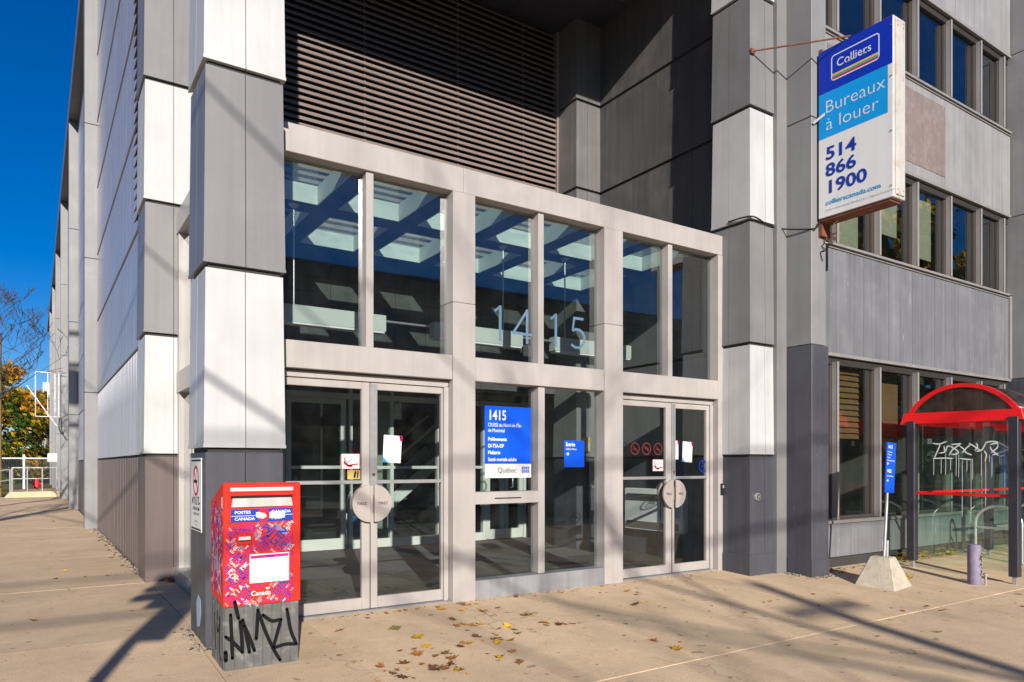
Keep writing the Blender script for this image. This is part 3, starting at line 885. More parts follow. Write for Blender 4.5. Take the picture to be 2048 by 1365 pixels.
lamp(5.90, 7.30, (6.12,), 'white box lamp behind the last address numeral')
for a, b in ((3.43, 4.06), (5.37, 5.90)):
    tag(MB().tube([(a + .01, 7.87, 3.09), (b - .01, 7.87, 3.09)], .016, 6).build('lamp_conduit', 'steel'),
        'thin conduit joining the lamp by the corner pillar to the lamp behind the numerals' if a < 4 else 'thin conduit joining the lamp behind the first numerals to the last lamp', 'conduit')
h = thing('wall_heater', 'white wall heater cabinet with dark grilles seen through the far pair of doors', 'heater', (7.9, 8.0, .38))
MB().box(7.90, 8.02, 7.36, 8.60, .385, 1.03).build('cabinet', 'white_paint', h, .008)
for z in (.47, .90):
    g = MB().box(7.885, 7.899, 7.44, 8.53, z - .045, z + .05).build('grille', 'joint', h)
    for i in range(5): MB().box(7.876, 7.886, 7.44, 8.53, z - .04 + i * .02, z - .034 + i * .02).build('slat', 'fin', g)
MB().box(7.892, 7.899, 7.80, 7.806, .53, .84).build('seam', 'joint', h)
g = thing('wall_box', 'small yellowed plastic box on the inner grey column', 'wall box', (6.9, 9.3, 1.6))
MB().box(7.60, 7.74, 9.26, 9.338, 1.62, 1.86).build('cover', 'gold', g, .006)
MB().box(7.625, 7.715, 9.252, 9.26, 1.65, 1.76).build('front_plate', 'cream', g)
for nm, (x, y, z), r_, lb in (('round_vent', (7.795, 5.962, .985), .052, 'round metal vent plate on the dark base of the far entrance pillar'),
                              ('round_plate', (7.87, 9.318, 1.07), .07, 'round metal plate on the inner column seen through the glass')):
    t = thing(nm, lb, 'vent plate', (x, y, z))
    MB().tube([(x, y + .018, z), (x, y, z), (x, y - .006, z)], [r_, r_, r_ * .9], 20).build('plate', 'steel', t)
    q = MB()
    for rr in (.35, .55, .75): q.disc((x, y - .0075, z), XV, ZV, r_ * rr, 0, 18, r_ * rr * .8)
    q.build('ring', 'joint', t)
t = thing('card_reader', 'small black card reader on the end jamb beside the far pillar', 'card reader', (7.62, 6.41, 1.0))
MB().box(7.60, 7.65, 6.385, 6.413, 1.00, 1.15).build('case', 'black', t, .004)
MB().box(7.613, 7.637, 6.381, 6.385, 1.09, 1.13).build('window_strip', 'grey_ink', t)
t = thing('recycling_bin', 'blue bin standing by the pale column in the lobby', 'bin', (4.95, 12.0, 0))
MB().box(4.70, 5.05, 11.85, 12.2, 0, .52).build('bin_body', 'blue_light', t, .02)
MB().box(4.68, 5.07, 11.83, 12.22, .52, .57).build('lid', 'blue_light', t, .01)

# ---- signs on the glass
YS_ = 6.535
def plate(name, label, cat, x0, x1, z0, z1, mats, y=None, group=None, th=.004):
    y = YS_ if y is None else y
    t = thing(name, label, cat, (x0, y, z0), group)
    MB().box(x0, x1, y, y + th, z0, z1).build('plate', mats, t)
    return t, y - .0015
t, y = plate('address_sign', 'large blue sign with white 1415 and a list of health services', 'sign', 4.003, 4.606, 1.258, 2.032, 'blue')
q = MB()
q.quad((4.003, y, 1.258), (4.606, y, 1.258), (4.606, y, 1.410), (4.003, y, 1.410), 0)
q.build('grey_band', 'sign_white', t)
q = MB()
X0 = 4.042
for body, z, h_, xs, bo in (('1415', 1.885, .108, .80, .022), ('CIUSSS du Nord-de-l\u2019\u00cele-', 1.812, .040, .78, .004), ('de-Montr\u00e9al', 1.752, .040, .78, .004),
                            ('Pr\u00e9l\u00e8vements', 1.658, .040, .80, .022), ('DI-TSA-DP', 1.586, .040, .80, .022), ('P\u00e9diatrie', 1.514, .040, .80, .022), ('Sant\u00e9 mentale adulte', 1.440, .040, .80, .022)):
    q.text(body, (X0, y - .0005, z), XV, ZV, h_, 0, xs, bo)
q.build('lettering', 'white_ink', t)
MB().text('Qu\u00e9bec', (4.165, y - .001, 1.314), XV, ZV, .058, 0, .95).build('wordmark', 'black', t)
q = MB()
for i in range(2):
    for j in range(2):
        cx, cz = 4.480 + i * .054, 1.312 + j * .037
        q.quad((cx, y - .001, cz), (cx + .046, y - .001, cz), (cx + .046, y - .001, cz + .030), (cx, y - .001, cz + .030), 0)
        mx, mz = cx + .023, cz + .015
        q.quad((mx - .004, y - .0018, mz - .011), (mx + .004, y - .0018, mz - .011), (mx + .004, y - .0018, mz + .011), (mx - .004, y - .0018, mz + .011), 1)
        q.quad((mx - .011, y - .0018, mz - .003), (mx + .011, y - .0018, mz - .003), (mx + .011, y - .0018, mz + .005), (mx - .011, y - .0018, mz + .005), 1)
q.build('flag_emblem', ['blue', 'white_ink'], t)

def arrow(q, o, ax, ay, L, w, mi=0):
    o, ax, ay = Vector(o), Vector(ax), Vector(ay)
    def bar(p, r):
        p, r = Vector(p), Vector(r); d = (r - p).normalized(); n = Vector((-d.y, d.x)) * w / 2
        q.add([o + ax * v.x + ay * v.y for v in (p - n, r - n, r + n, p + n)], [(0, 1, 2, 3)], mi)
    bar((0, 0), (L, 0)); bar((L * .55, L * .42), (L * 1.02, -.02 * L)); bar((L * .55, -L * .42), (L * 1.02, .02 * L))
t, y = plate('entry_sign', 'small blue sign with white entry lettering and an arrow on the centre pane', 'sign', 5.073, 5.369, 1.371, 1.681, 'blue')
q = MB()
q.text('Entr\u00e9e', (5.095, y, 1.615), XV, ZV, .045, 0, .82, .022); q.text('CLSC de Villeray', (5.095, y, 1.572), XV, ZV, .021, 0, .80, .016)
arrow(q, (5.097, y, 1.525), XV, ZV, .045, .009)
q.build('lettering', 'white_ink', t)

def poster(label, x0, x1, z0, z1, y, tilt=0., name='notice'):
    t = thing(name, label, 'notice', ((x0 + x1) / 2, y, (z0 + z1) / 2), 'white notices taped to the door glass')
    w, h_ = (x1 - x0) / 2, (z1 - z0) / 2
    c, s_ = math.cos(tilt), math.sin(tilt)
    ax, ay = Vector((c, 0, s_)), Vector((-s_, 0, c)); o = Vector(((x0 + x1) / 2, y, (z0 + z1) / 2))
    b = MB(); b.obox(o, ax * w, YV * .001, ay * h_)
    b.build('sheet', 'paper', t)
    q = MB(); f = o + NY * .003
    for i in range(9):
        L = w * random.uniform(.6, 1.25)
        p = f + ax * (-w * .62) + ay * (h_ * (.62 - i * .13))
        q.quad(p, p + ax * L, p + ax * L + ay * .004, p + ay * .004, 0)
    tri = [f + ax * -w + ay * -h_, f + ax * (-w + w * .55) + ay * -h_, f + ax * -w + ay * (-h_ + h_ * .42)]
    q.add(tri, [(0, 1, 2)], 1)
    arc = [(w * .95 - w * .85 * math.cos(a), h_ * .30 + h_ * .62 * math.sin(a)) for a in [math.pi * .45 + i * .13 for i in range(9)]]
    q.stroke([(min(p[0], w * .93), p[1]) for p in arc], f, ax, ay, .028, 2)
    q.build('print', ['grey_ink', 'cyan_ink', 'magenta_ink'], t)
poster('white tilted notice with magenta arc and blue corner on the door nearer the red mailbox', 2.84, 3.03, 1.42, 1.688, 6.532, -.05)
poster('white notice with magenta arc on the far pair of doors, next to the end jamb', 7.01, 7.19, 1.435, 1.70, 6.532, -.05)
poster('narrow white slip of paper taped beside the meeting stile of the far doors', 6.855, 6.93, 1.47, 1.71, 6.532)
def crutch(label, x0, x1, z0, z1, y):
    t = thing('warning_sticker', label, 'sticker', (x0, y, z0), 'bordered stickers on the doors')
    MB().box(x0, x1, y, y + .001, z0, z1).build('sheet', 'paper', t)
    w, h_ = x1 - x0, z1 - z0
    q = MB()
    for a in ((x0, x1, z0, z0 + .006), (x0, x1, z1 - .006, z1), (x0, x0 + .006, z0, z1), (x1 - .006, x1, z0, z1)):
        q.quad((a[0], y - .001, a[2]), (a[1], y - .001, a[2]), (a[1], y - .001, a[3]), (a[0], y - .001, a[3]), 0)
    o = (x0, y - .0015, z0)
    q.stroke([(w * .18, h_ * .45), (w * .36, h_ * .22), (w * .55, h_ * .22)], o, XV, ZV, .022, 0)
    q.stroke([(w * .36, h_ * .24), (w * .9, h_ * .34)], o, XV, ZV, .012, 0)
    q.stroke([(w * .2, h_ * .85), (w * .2, h_ * .3)], o, XV, ZV, .006, 1); q.stroke([(w * .1, h_ * .75), (w * .3, h_ * .5)], o, XV, ZV, .005, 1)
    q.stroke([(w * .55, h_ * .65), (w * .3, h_ * .4)], o, XV, ZV, .005, 1)
    q.text('GARE A VOS PIEDS', (x0 + w * .32, y - .0015, z0 + h_ * .72), XV, ZV, .010, 1, .7)
    q.build('print', ['red_ink', 'black'], t)
crutch('bordered white sticker with a red folding ladder figure, on the door beside the mailbox', 2.412, 2.60, 1.357, 1.507, 6.534)
crutch('bordered white sticker with a red figure, on the far left hand door leaf', 6.475, 6.665, 1.317, 1.469, 6.534)
t = thing('torn_sticker', 'torn yellow sticker below the bordered sticker near the mailbox', 'sticker', (2.5, 6.534, 1.26))
MB().box(2.475, 2.60, 6.534, 6.535, 1.262, 1.348).build('sheet', 'gold', t)
q = MB(); q.stroke([(.07, .02), (.08, .07)], (2.475, 6.5325, 1.262), XV, ZV, .02); q.stroke([(.10, .015), (.105, .075)], (2.475, 6.5325, 1.262), XV, ZV, .014)
q.build('print', 'black', t)
t = thing('pull_label', 'small orange label on the inner door glass near the mailbox', 'label', (3.4, 11.43, 1.73))
MB().box(3.42, 3.66, 11.432, 11.434, 1.70, 1.755).build('sheet', 'rust', t)
MB().text('TIREZ', (3.54, 11.4305, 1.712), XV, ZV, .035, 0, 1.2, .02, 'C').build('print', 'black', t)
for i, (x, m, lb) in enumerate(((5.985, 'black', 'black round pictogram of a surveillance camera on the far left hand door'), (6.175, 'brown_ink', 'red round no smoking pictogram on the far left hand door, next to the black pictogram'),
                                (6.37, 'brown_ink', 'red round no dogs pictogram, second of the red ones on the door'), (6.57, 'brown_ink', 'red round prohibition pictogram next to the meeting stile of the far doors'))):
    t = thing('pictogram', lb, 'pictogram', (x, 6.534, 1.6), 'round pictograms on the far doors')
    MB().disc((x, 6.534, 1.60), XV, ZV, .078, 0, 24, .064).build('ring', m, t)
    q = MB()
    if i == 0:
        q.disc((x - .01, 6.534, 1.625), XV, ZV, .022); q.stroke([(-.015, -.02), (.03, -.03), (.02, -.045)], (x, 6.534, 1.6), XV, ZV, .018)
    else:
        q.stroke([(-.05, .05), (.05, -.05)], (x, 6.534, 1.6), XV, ZV, .012)
        q.stroke([(-.035, -.01), (.01, -.005), (.035, -.02)] if i != 2 else [(-.035, .01), (.02, .012), (.03, -.03)], (x, 6.5335, 1.6), XV, ZV, .016)
    q.build('figure', m, t)
t = thing('pictogram', 'blue round accessibility pictogram beside the end jamb of the far doors', 'pictogram', (7.40, 6.534, 1.38))
MB().disc((7.40, 6.534, 1.38), XV, ZV, .085, 0, 24, .07).build('ring', 'navy_ink', t)
q = MB(); q.disc((7.395, 6.534, 1.425), XV, ZV, .013); q.stroke([(0, .03), (0, -.01), (.03, -.012), (.035, -.045)], (7.39, 6.534, 1.38), XV, ZV, .010); q.disc((7.39, 6.534, 1.36), XV, ZV, .034, 0, 16, .026)
q.build('figure', 'navy_ink', t)

# ---- address numerals on the upper panes
def numeral(body, x, label, strokes):
    t = thing('address_numeral', label, 'numeral', (x, 6.545, 2.74), 'blue house numerals on the upper panes')
    q = MB()
    for si, (st_, w) in enumerate(strokes):
        for i in range(len(st_) - 1):
            p, r = Vector(st_[i]), Vector(st_[i + 1]); d = (r - p).normalized(); n = Vector((-d.y, d.x)) * w / 2
            e = d * (w * .25 if len(st_) > 2 else 0)
            q.add([Vector((x, 6.545 - .0004 * (si * 11 + i), 2.74)) + XV * v.x + ZV * v.y for v in (p - n - e, r - n + e, r + n + e, p + n - e)], [(0, 1, 2, 3)], 0)
    q.build('figure', 'numeral', t)
one = [([(.075, 0), (.075, .385)], .034), ([(.0, .315), (.075, .375)], .026)]
four = [([(.20, 0), (.20, .385)], .033), ([(.0, .105), (.265, .105)], .029), ([(.012, .11), (.20, .375)], .028)]
five = [([(.21, .365), (.055, .365)], .03), ([(.07, .365), (.045, .215)], .028), ([(.045, .215), (.09, .235), (.14, .232), (.19, .205), (.215, .155), (.212, .10), (.18, .05), (.13, .022), (.07, .025), (.025, .05)], .03)]
numeral('1', 4.13, 'first pale blue numeral one, on the pane above the address sign', one)
numeral('4', 4.36, 'pale blue numeral four on the upper pane above the address sign', four)
numeral('1', 4.885, 'second pale blue numeral one, just past the narrow mullion', one)
numeral('5', 5.155, 'pale blue numeral five, last of the house number', five)

# ---- no smoking sign on the corner pillar (its side towards the side street)
t = thing('no_smoking_sign', 'white no smoking sign with scrawled tag on the side of the corner pillar', 'sign', (1.105, 6.3, .86))
MB().box(1.100, 1.107, 6.075, 6.52, .86, 1.455).build('plate', 'sign_white', t, .003)
q = MB(); WX = 1.0985
AX = Vector((0, -1, 0))
for a in ((6.10, 6.495, .872, .886), (6.10, 6.495, 1.428, 1.442)): q.quad((WX, a[1], a[2]), (WX, a[0], a[2]), (WX, a[0], a[3]), (WX, a[1], a[3]), 1)
q.disc((WX, 6.30, 1.27), AX, ZV, .125, 0, 28, .100); q.stroke([(-.085, .085), (.085, -.085)], (WX, 6.30, 1.27), AX, ZV, .022, 0)
q.stroke([(-.07, -.005), (.05, -.005)], (WX - .001, 6.30, 1.27), AX, ZV, .026, 1); q.stroke([(.06, .01), (.055, .05), (.03, .07), (.04, .095)], (WX - .001, 6.30, 1.27), AX, ZV, .010, 2)
q.text('D\u00c9FENSE DE FUMER', (WX, 6.29, 1.03), AX, ZV, .028, 1, .85, .01, 'C'); q.text('\u00c0 MOINS DE 9 M\u00c8TRES', (WX, 6.29, .99), AX, ZV, .022, 1, .85, .0, 'C')
q.text('Loi concernant', (WX, 6.29, .935), AX, ZV, .02, 2, .9, .0, 'C'); q.text('le tabac', (WX, 6.29, .905), AX, ZV, .02, 2, .9, .0, 'C')
for pts in ([(-.17, .0), (-.15, .07), (-.13, .0), (-.11, .08)], [(-.08, .0), (-.07, .06), (-.03, .06), (-.03, .0)], [(.0, .07), (.01, .0), (.05, .01), (.05, .07)], [(.08, .06), (.13, .07), (.09, .0), (.16, .02)]):
    q.stroke(pts, (WX - .001, 6.29, 1.075), AX, ZV, .011, 1)
q.build('print', ['red_ink', 'black', 'grey_ink'], t)
tag(MB().prism([(0, 0), (.10, .02), (.16, .12), (.14, .24), (.05, .27), (-.03, .20), (-.02, .10)], (1.110, 6.30, .08), AX, ZV, Vector((-1, 0, 0)), .002).build('paint_blotch', 'far_white'), 'pale blue paint blotch low on the corner pillar', 'paint blotch')
MT['far_white_blue'] = flat('pale_blue_blotch', (.26, .36, .46))
bpy.data.objects['paint_blotch'].data.materials[0] = MT['far_white_blue']

# ================================================================== PROJECTING SIGN
sgn = thing('projecting_sign', 'tall blue and white office rental sign sticking out from the right wing', 'sign', (8.565, 5.03, 4.56))
MB().box(8.435, 8.695, 4.55, 5.52, 4.565, 6.71).build('sign_case', 'sign_case', sgn, .006)
MB().box(8.475, 8.655, 4.538, 4.549, 4.60, 6.68).build('edge_channel', 'sign_case', sgn, .004)
MB().box(8.45, 8.68, 4.60, 5.50, 4.535, 4.564).build('bottom_rail', 'rust', sgn)
MB().box(8.46, 8.67, 4.58, 4.70, 6.712, 6.73).build('top_rail', 'rust', sgn)
MB().box(8.4285, 8.4345, 4.56, 5.515, 4.57, 6.705).build('face_panel', 'sign_white', sgn)
FXs = 8.4265
def SP(s_, z, d=0.): return (FXs - d, 5.52 - s_, z)
q = MB()
q.add([SP(.006, 6.152), SP(.96, 6.145), SP(.96, 6.704), SP(.006, 6.704)], [(0, 1, 2, 3)], 0)
q.add([SP(.006, 5.576), SP(.905, 5.580), SP(.905, 6.1445), SP(.006, 6.1515)], [(0, 1, 2, 3)], 1)
q.build('colour_field', ['blue_dark', 'blue_light'], sgn)
q = MB(); o = SP(0, 0, .0015)
def rr(x0, x1, z0, z1, r_, w):
    pts = []
    for cx, cz, a in ((x1 - r_, z1 - r_, 0), (x0 + r_, z1 - r_, 90), (x0 + r_, z0 + r_, 180), (x1 - r_, z0 + r_, 270)):
        for k_ in range(5): pts.append((cx, cz, R(a + k_ * 22.5)))
    out_ = [Vector(o) + AX * (c + r_ * math.cos(a)) + ZV * (z + r_ * math.sin(a)) for c, z, a in pts]
    in_ = [Vector(o) + AX * (c + (r_ - w) * math.cos(a)) + ZV * (z + (r_ - w) * math.sin(a)) for c, z, a in pts]
    m_ = len(pts)
    q.add(out_ + in_, [(i, (i + 1) % m_, m_ + (i + 1) % m_, m_ + i) for i in range(m_)], 0)
rr(.178, .805, 6.262, 6.585, .045, .014)
for i, mi in enumerate((3, 2, 1)):
    z0 = 6.280 + i * .0235
    q.quad(*[Vector(o) + AX * a + ZV * b for a, b in ((.193, z0), (.79, z0), (.79, z0 + .0225), (.193, z0 + .0225))], mi)
q.text('Colliers', Vector(o) + AX * .25 + ZV * 6.415, AX, ZV, .105, 0, 1.0, .004)
for sx, sw_ in ((.395, .040), (.443, .040), (.492, .040), (.612, .045)):      # serif feet
    q.quad(*[Vector(o) + AX * a + ZV * b for a, b in ((sx - .012, 6.413), (sx - .012 + sw_, 6.413), (sx - .012 + sw_, 6.423), (sx - .012, 6.423))], 0)
q.text('Bureaux', Vector(o) + AX * .088 + ZV * 5.888, AX, ZV, .165, 0, 1.04, -.012)
q.text('\u00e0 louer', Vector(o) + AX * .10 + ZV * 5.668, AX, ZV, .165, 0, 1.08, -.012)
for body, z in (('514', 5.291), ('866', 5.078), ('1900', 4.860)): q.text(body, Vector(o) + AX * .10 + ZV * z, AX, ZV, .165, 4, 1.22, .024)
q.text('collierscanada.com', Vector(o) + AX * .10 + ZV * 4.715, AX, ZV, .062, 5, 1.12, .014)
q.text('Colliers International (Qu\u00e9bec) Inc. | Agence immobili\u00e8re', Vector(o) + AX * .10 + ZV * 4.636, AX, ZV, .026, 6, 1.08)
q.build('lettering', ['white_ink', 'yellow_ink', 'teal_ink', 'red_ink', 'navy_ink', 'cyan_ink', 'grey_ink'], sgn)
q = MB()
for z in (4.70, 5.35, 6.0, 6.6):
    q.tube([(8.42, 4.575, z), (8.43, 4.575, z)], .008, 8)
for z in (4.60, 4.66, 6.60, 6.65): q.tube([(8.50, 4.534, z), (8.50, 4.54, z)], .007, 8); q.tube([(8.63, 4.534, z), (8.63, 4.54, z)], .007, 8)
q.build('rivet', 'rust', sgn)
for z in (6.50, 4.36): MB().box(8.47, 8.66, 5.50, 5.60, z, z + .27).build('wall_bracket', 'rust', sgn)
MB().tube([(7.66, 5.955, 6.70), (8.44, 5.09, 6.725)], .011, 8).build('stay_rod', 'rust', sgn)
MB().box(7.635, 7.70, 5.938, 5.962, 6.67, 6.73).build('stay_plate', 'rust', sgn)
MB().beam((8.33, 5.535, 5.78), (8.47, 5.40, 5.93), .02, .03).build('stay_strap', 'column', sgn)
def cable(name, pts, r_, mat, label):
    P = [Vector(p) for p in pts]; Q = []
    for i in range(len(P) - 1):
        p0, p1, p2, p3 = P[max(i - 1, 0)], P[i], P[i + 1], P[min(i + 2, len(P) - 1)]
        for k_ in range(6):
            t_ = k_ / 6
            Q.append(.5 * ((2 * p1) + (p2 - p0) * t_ + (2 * p0 - 5 * p1 + 4 * p2 - p3) * t_ ** 2 + (3 * p1 - p0 - 3 * p2 + p3) * t_ ** 3))
    Q.append(P[-1])
    return tag(MB().tube(Q, r_, 6).build(name, mat), label, 'cable')
cable('power_cable', [(7.62, 6.3, 4.60), (7.63, 5.94, 4.575), (7.95, 5.955, 4.54), (8.22, 5.93, 4.52), (8.33, 5.53, 4.43), (8.42, 5.50, 4.52), (8.47, 5.49, 4.58)], .010, 'cable', 'black cable strung from the far pillar to the sign')
cable('loose_cable', [(8.60, 5.3, 4.56), (8.62, 5.46, 4.50), (8.70, 5.53, 4.42), (8.82, 5.52, 4.46), (8.66, 5.50, 4.40), (8.83, 5.53, 4.38), (8.60, 5.53, 4.36), (8.76, 5.53, 4.32), (8.58, 5.54, 4.30)], .008, 'beige_cable', 'tangled beige cable hanging below the sign')
cable('black_wire', [(8.52, 5.54, 4.42), (8.58, 5.53, 4.30), (8.53, 5.535, 4.24), (8.60, 5.53, 4.20), (8.50, 5.535, 4.16), (8.545, 5.535, 4.05)], .006, 'cable', 'thin black wire curling on the pilaster below the sign')

# ================================================================== MAILBOX
mb = thing('mailbox', 'red street mailbox covered in printed postal codes on a grey tagged base', 'mailbox', (1.387, 5.56, gz(5.56)))
x0, x1, yf, yb = 1.113, 1.660, 5.345, 5.775
prof = [(yf, .385), (yf, 1.255), (yf + .015, 1.272), (yf + .05, 1.268), (yb, 1.130), (yb, .440)]
MB().prism(prof, (x0, 0, 0), YV, ZV, XV, x1 - x0).build('body', 'red', mb, .007)
b = MB()
zb = gz(5.34) - .01
b.hexa([(x0 + .012, yf + .012, zb - .03), (x1 - .012, yf + .012, zb - .03), (x1 - .012, yb - .01, zb - .03), (x0 + .012, yb - .01, zb - .03),
        (x0 + .012, yf + .012, .384), (x1 - .012, yf + .012, .384), (x1 - .012, yb - .01, .437), (x0 + .012, yb - .01, .437)])
for i in range(8):
    xa = x0 + .012 + i * .0655
    b.box(xa + .003, xa + .062, yf + .004, yf + .012, zb - .03, .3838)
for i in range(5):
    ya = yf + .02 + i * .081
    b.box(x0 + .004, x0 + .012, ya, ya + .076, zb - .03, .392)
b.build('base', 'mail_grey', mb, .002)
F = yf - .002
q = MB()   # raised frame and hood over the chute
q.box(1.150, 1.615, yf - .012, yf + .01, 1.178, 1.205); q.box(1.150, 1.162, yf - .010, yf, .985, 1.178); q.box(1.601, 1.615, yf - .010, yf, .985, 1.178)
q.build('chute_hood', 'red', mb, .003)
MB().box(1.160, 1.603, yf - .008, yf, 1.210, 1.236).build('handle_bar', 'sign_white', mb, .003)
MB().box(1.163, 1.600, yf - .0005, yf + .02, 1.155, 1.177).build('slot', 'black', mb)
MB().hexa([(1.165, yf - .016, 1.098), (1.598, yf - .016, 1.098), (1.598, yf - .002, 1.098), (1.165, yf - .002, 1.098), (1.175, yf - .004, 1.160), (1.588, yf - .004, 1.160), (1.588, yf - .001, 1.160), (1.175, yf - .001, 1.160)]).build('chute_flap', 'sign_case', mb)
q = MB().box(1.163, 1.600, yf - .006, yf, .988, 1.082); q.build('name_band', 'mail_blue', mb, .002)
q = MB(); y_ = yf - .0075
q.quad((1.165, y_, 1.032), (1.599, y_, 1.032), (1.599, y_, 1.0355), (1.165, y_, 1.0355), 0)
q.text('POSTES', (1.187, y_, 1.049), XV, ZV, .0215, 0, 1.12, .02); q.text('CANADA', (1.187, y_, 1.003), XV, ZV, .0215, 0, 1.12, .02)
q.text('CANADA', (1.445, y_, 1.049), XV, ZV, .0215, 0, 1.12, .02); q.text('POST', (1.445, y_, 1.003), XV, ZV, .0215, 0, 1.12, .02)
q.disc((1.387, y_ - .0007, 1.035), XV, ZV, .045, 1, 24); q.prism([(-.04, -.015), (.01, -.028), (.035, -.01), (.02, .012), (-.03, .02)], (1.375, y_ - .0014, 1.037), XV, ZV, NY, .0004, 0)
q.quad((1.335, y_ - .002, 1.03), (1.36, y_ - .002, 1.028), (1.362, y_ - .002, 1.058), (1.333, y_ - .002, 1.058), 0)
q.prism([(0, 0), (.11, 0), (.11, .045), (0, .045)], (1.43, y_ - .002, 1.012), XV, ZV, NY, .0004, 2)
q.text('NON AU PUBLIPOSTAGE', (1.462, y_ - .0035, 1.036), XV, ZV, .006, 3, .7)
q.build('lettering', ['white_ink', 'red_ink', 'paper', 'black'], mb)
q = MB()   # door outline of the lower front
for a in ((1.160, 1.601, .938, .9405), (1.160, 1.1625, .395, .94), (1.5985, 1.601, .395, .94)): q.box(a[0], a[1], yf - .0016, yf, a[2], a[3])
q.build('door_seam', 'brown_ink', mb)
MB().box(1.205, 1.305, yf - .010, yf, .826, .905).build('lock_recess', 'red', mb, .004)
q = MB().box(1.214, 1.296, yf - .0112, yf - .0098, .862, .885); q.build('lock_flap', 'sign_white', mb)
MB().box(1.214, 1.296, yf - .0112, yf - .0098, .850, .861).build('lock_slot', 'brown_ink', mb)
MB().tube([(1.232, yf - .004, .738), (1.232, yf, .738)], .008, 10).build('keyhole', 'black', mb)
q = MB().box(1.291, 1.572, yf - .0052, yf - .0040, .547, .755); q.build('notice_sheet', 'white_ink', mb)
q = MB(); y_ = yf - .006
q.quad((1.297, y_, .722), (1.567, y_, .727), (1.567, y_, .748), (1.297, y_, .744), 0)
q.quad((1.405, y_ - .0005, .730), (1.465, y_ - .0005, .731), (1.465, y_ - .0005, .743), (1.405, y_ - .0005, .742), 1)
for i in range(9):
    z = .705 - i * .016; L = random.uniform(.05, .10)
    q.quad((1.305, y_, z), (1.305 + L, y_, z), (1.305 + L, y_, z + .0025), (1.305, y_, z + .0025), 2 if i > 2 else 3)
    if i % 3 != 2: q.quad((1.45, y_, z), (1.45 + L, y_, z), (1.45 + L, y_, z + .0025), (1.45, y_, z + .0025), 2 if i > 2 else 3)
q.build('notice_print', ['magenta_ink', 'mail_blue', 'grey_ink', 'cyan_ink'], mb)
q = MB(); q.text('Canada', (1.300, yf - .004, .455), XV, ZV, .036, 0, .95, .012)
q.quad((1.405, yf - .004, .497), (1.432, yf - .004, .497), (1.432, yf - .004, .509), (1.405, yf - .004, .509), 0)
q.build('wordmark', 'white_ink', mb)
CODES = ['A1B', 'B2Z', 'S4N', 'H9X', 'OHO', 'HOH', 'X1A', 'G3N', 'M6S', 'R7N', 'V7J', 'J5T', 'T9K', 'P9J', 'N5R', 'K1A', 'M9W', 'H1X', 'L7C', 'Y1A', 'B3N', 'P8T', 'E4K', 'S7P']
rc = random.Random(5)
def hit(ca, cz, L, h_, sg, pa, pz, ph, pl_, ps):
    # the two slanted words as rows of small discs
    def row(x, z, l, h0, sgn_):
        n_ = max(2, int(l / h0)); return [(x + (k_ / (n_ - 1) - .5) * (l - h0) * .707, z + sgn_ * (k_ / (n_ - 1) - .5) * (l - h0) * .707) for k_ in range(n_)]
    rr_ = (h_ + ph) * .45
    if math.hypot(ca - pa, cz - pz) > (L + pl_) / 2 + rr_: return False
    return any(math.hypot(a - c, b - d_) < rr_ for a, b in row(ca, cz, L, h_, sg) for c, d_ in row(pa, pz, pl_, ph, ps))
def codes(area, put, n_, deny):
    q = MB(); placed = []
    k_ = 0
    for tr in range(n_ * 45):
        if k_ >= n_: break
        h_ = rc.choice([.013, .015, .018, .022, .026, .034]) if k_ > 24 else rc.choice([.034, .042, .055, .030])
        a, z = rc.uniform(area[0], area[1]), rc.uniform(area[2], area[3])
        L = h_ * 2.1
        sg_ = rc.choice((1, -1)); ang = sg_ * R(45)
        ex = L * .707 + h_ * .707
        ca, cz = a, z
        if not (area[0] + ex / 2 < ca < area[1] - ex / 2 and area[2] + ex / 2 < cz < area[3] - ex / 2): continue
        if any(d0 - ex * .3 < ca < d1 + ex * .3 and d2 - ex * .3 < cz < d3 + ex * .3 for d0, d1, d2, d3 in deny): continue
        if any(hit(ca, cz, L, h_, sg_, *pp) for pp in placed): continue
        placed.append((ca, cz, h_, L, sg_)); k_ += 1
        mi = rc.choice([0, 0, 1, 1, 1, 2, 3, 3, 0, 4])
        put(q, rc.choice(CODES), ca, cz, h_, mi, ang, L)
    return q
def putF(q, body, ca, cz, h_, mi, ang, L):
    c, s_ = math.cos(ang), math.sin(ang)
    ox, oz = -L / 2, -h_ / 2
    q.text(body, (ca + ox * c - oz * s_, yf - .0022 - .0001 * mi, cz + ox * s_ + oz * c), XV, ZV, h_, mi, 1.0, (rc.choice([-.004, .004, .02]) if mi in (0, 5) else .026), 'L', ang)
INKS = ['white_ink', 'purple_ink', 'cyan_ink', 'navy_ink', 'magenta_ink', 'pink_ink']
deny = [(1.285, 1.58, .54, .762), (1.20, 1.31, .82, .91), (1.29, 1.45, .445, .515), (1.15, 1.61, .975, 1.24)]
codes((1.113, 1.612, .388, .985), putF, 210, deny).build('postal_code_print', INKS, mb)
codes((1.113, 1.160, .388, 1.24), putF, 70, []).build('postal_code_print', INKS, mb)
codes((1.605, 1.660, .388, .86), putF, 60, []).build('postal_code_print', INKS, mb)
def putL(q, body, ca, cz, h_, mi, ang, L):
    c, s_ = math.cos(ang), math.sin(ang); ox, oz = -L / 2, -h_ / 2
    a = ca + ox * c - oz * s_
    q.text(body, (x0 - .0015 - .0001 * mi, -a, cz + ox * s_ + oz * c), AX, ZV, h_, mi, 1.0, .012, 'L', ang)
codes((-5.76, -5.36, .46, 1.12), putL, 150, []).build('postal_code_print', INKS, mb)
q = MB()
o = (x0 - .003, 5.60, .55)
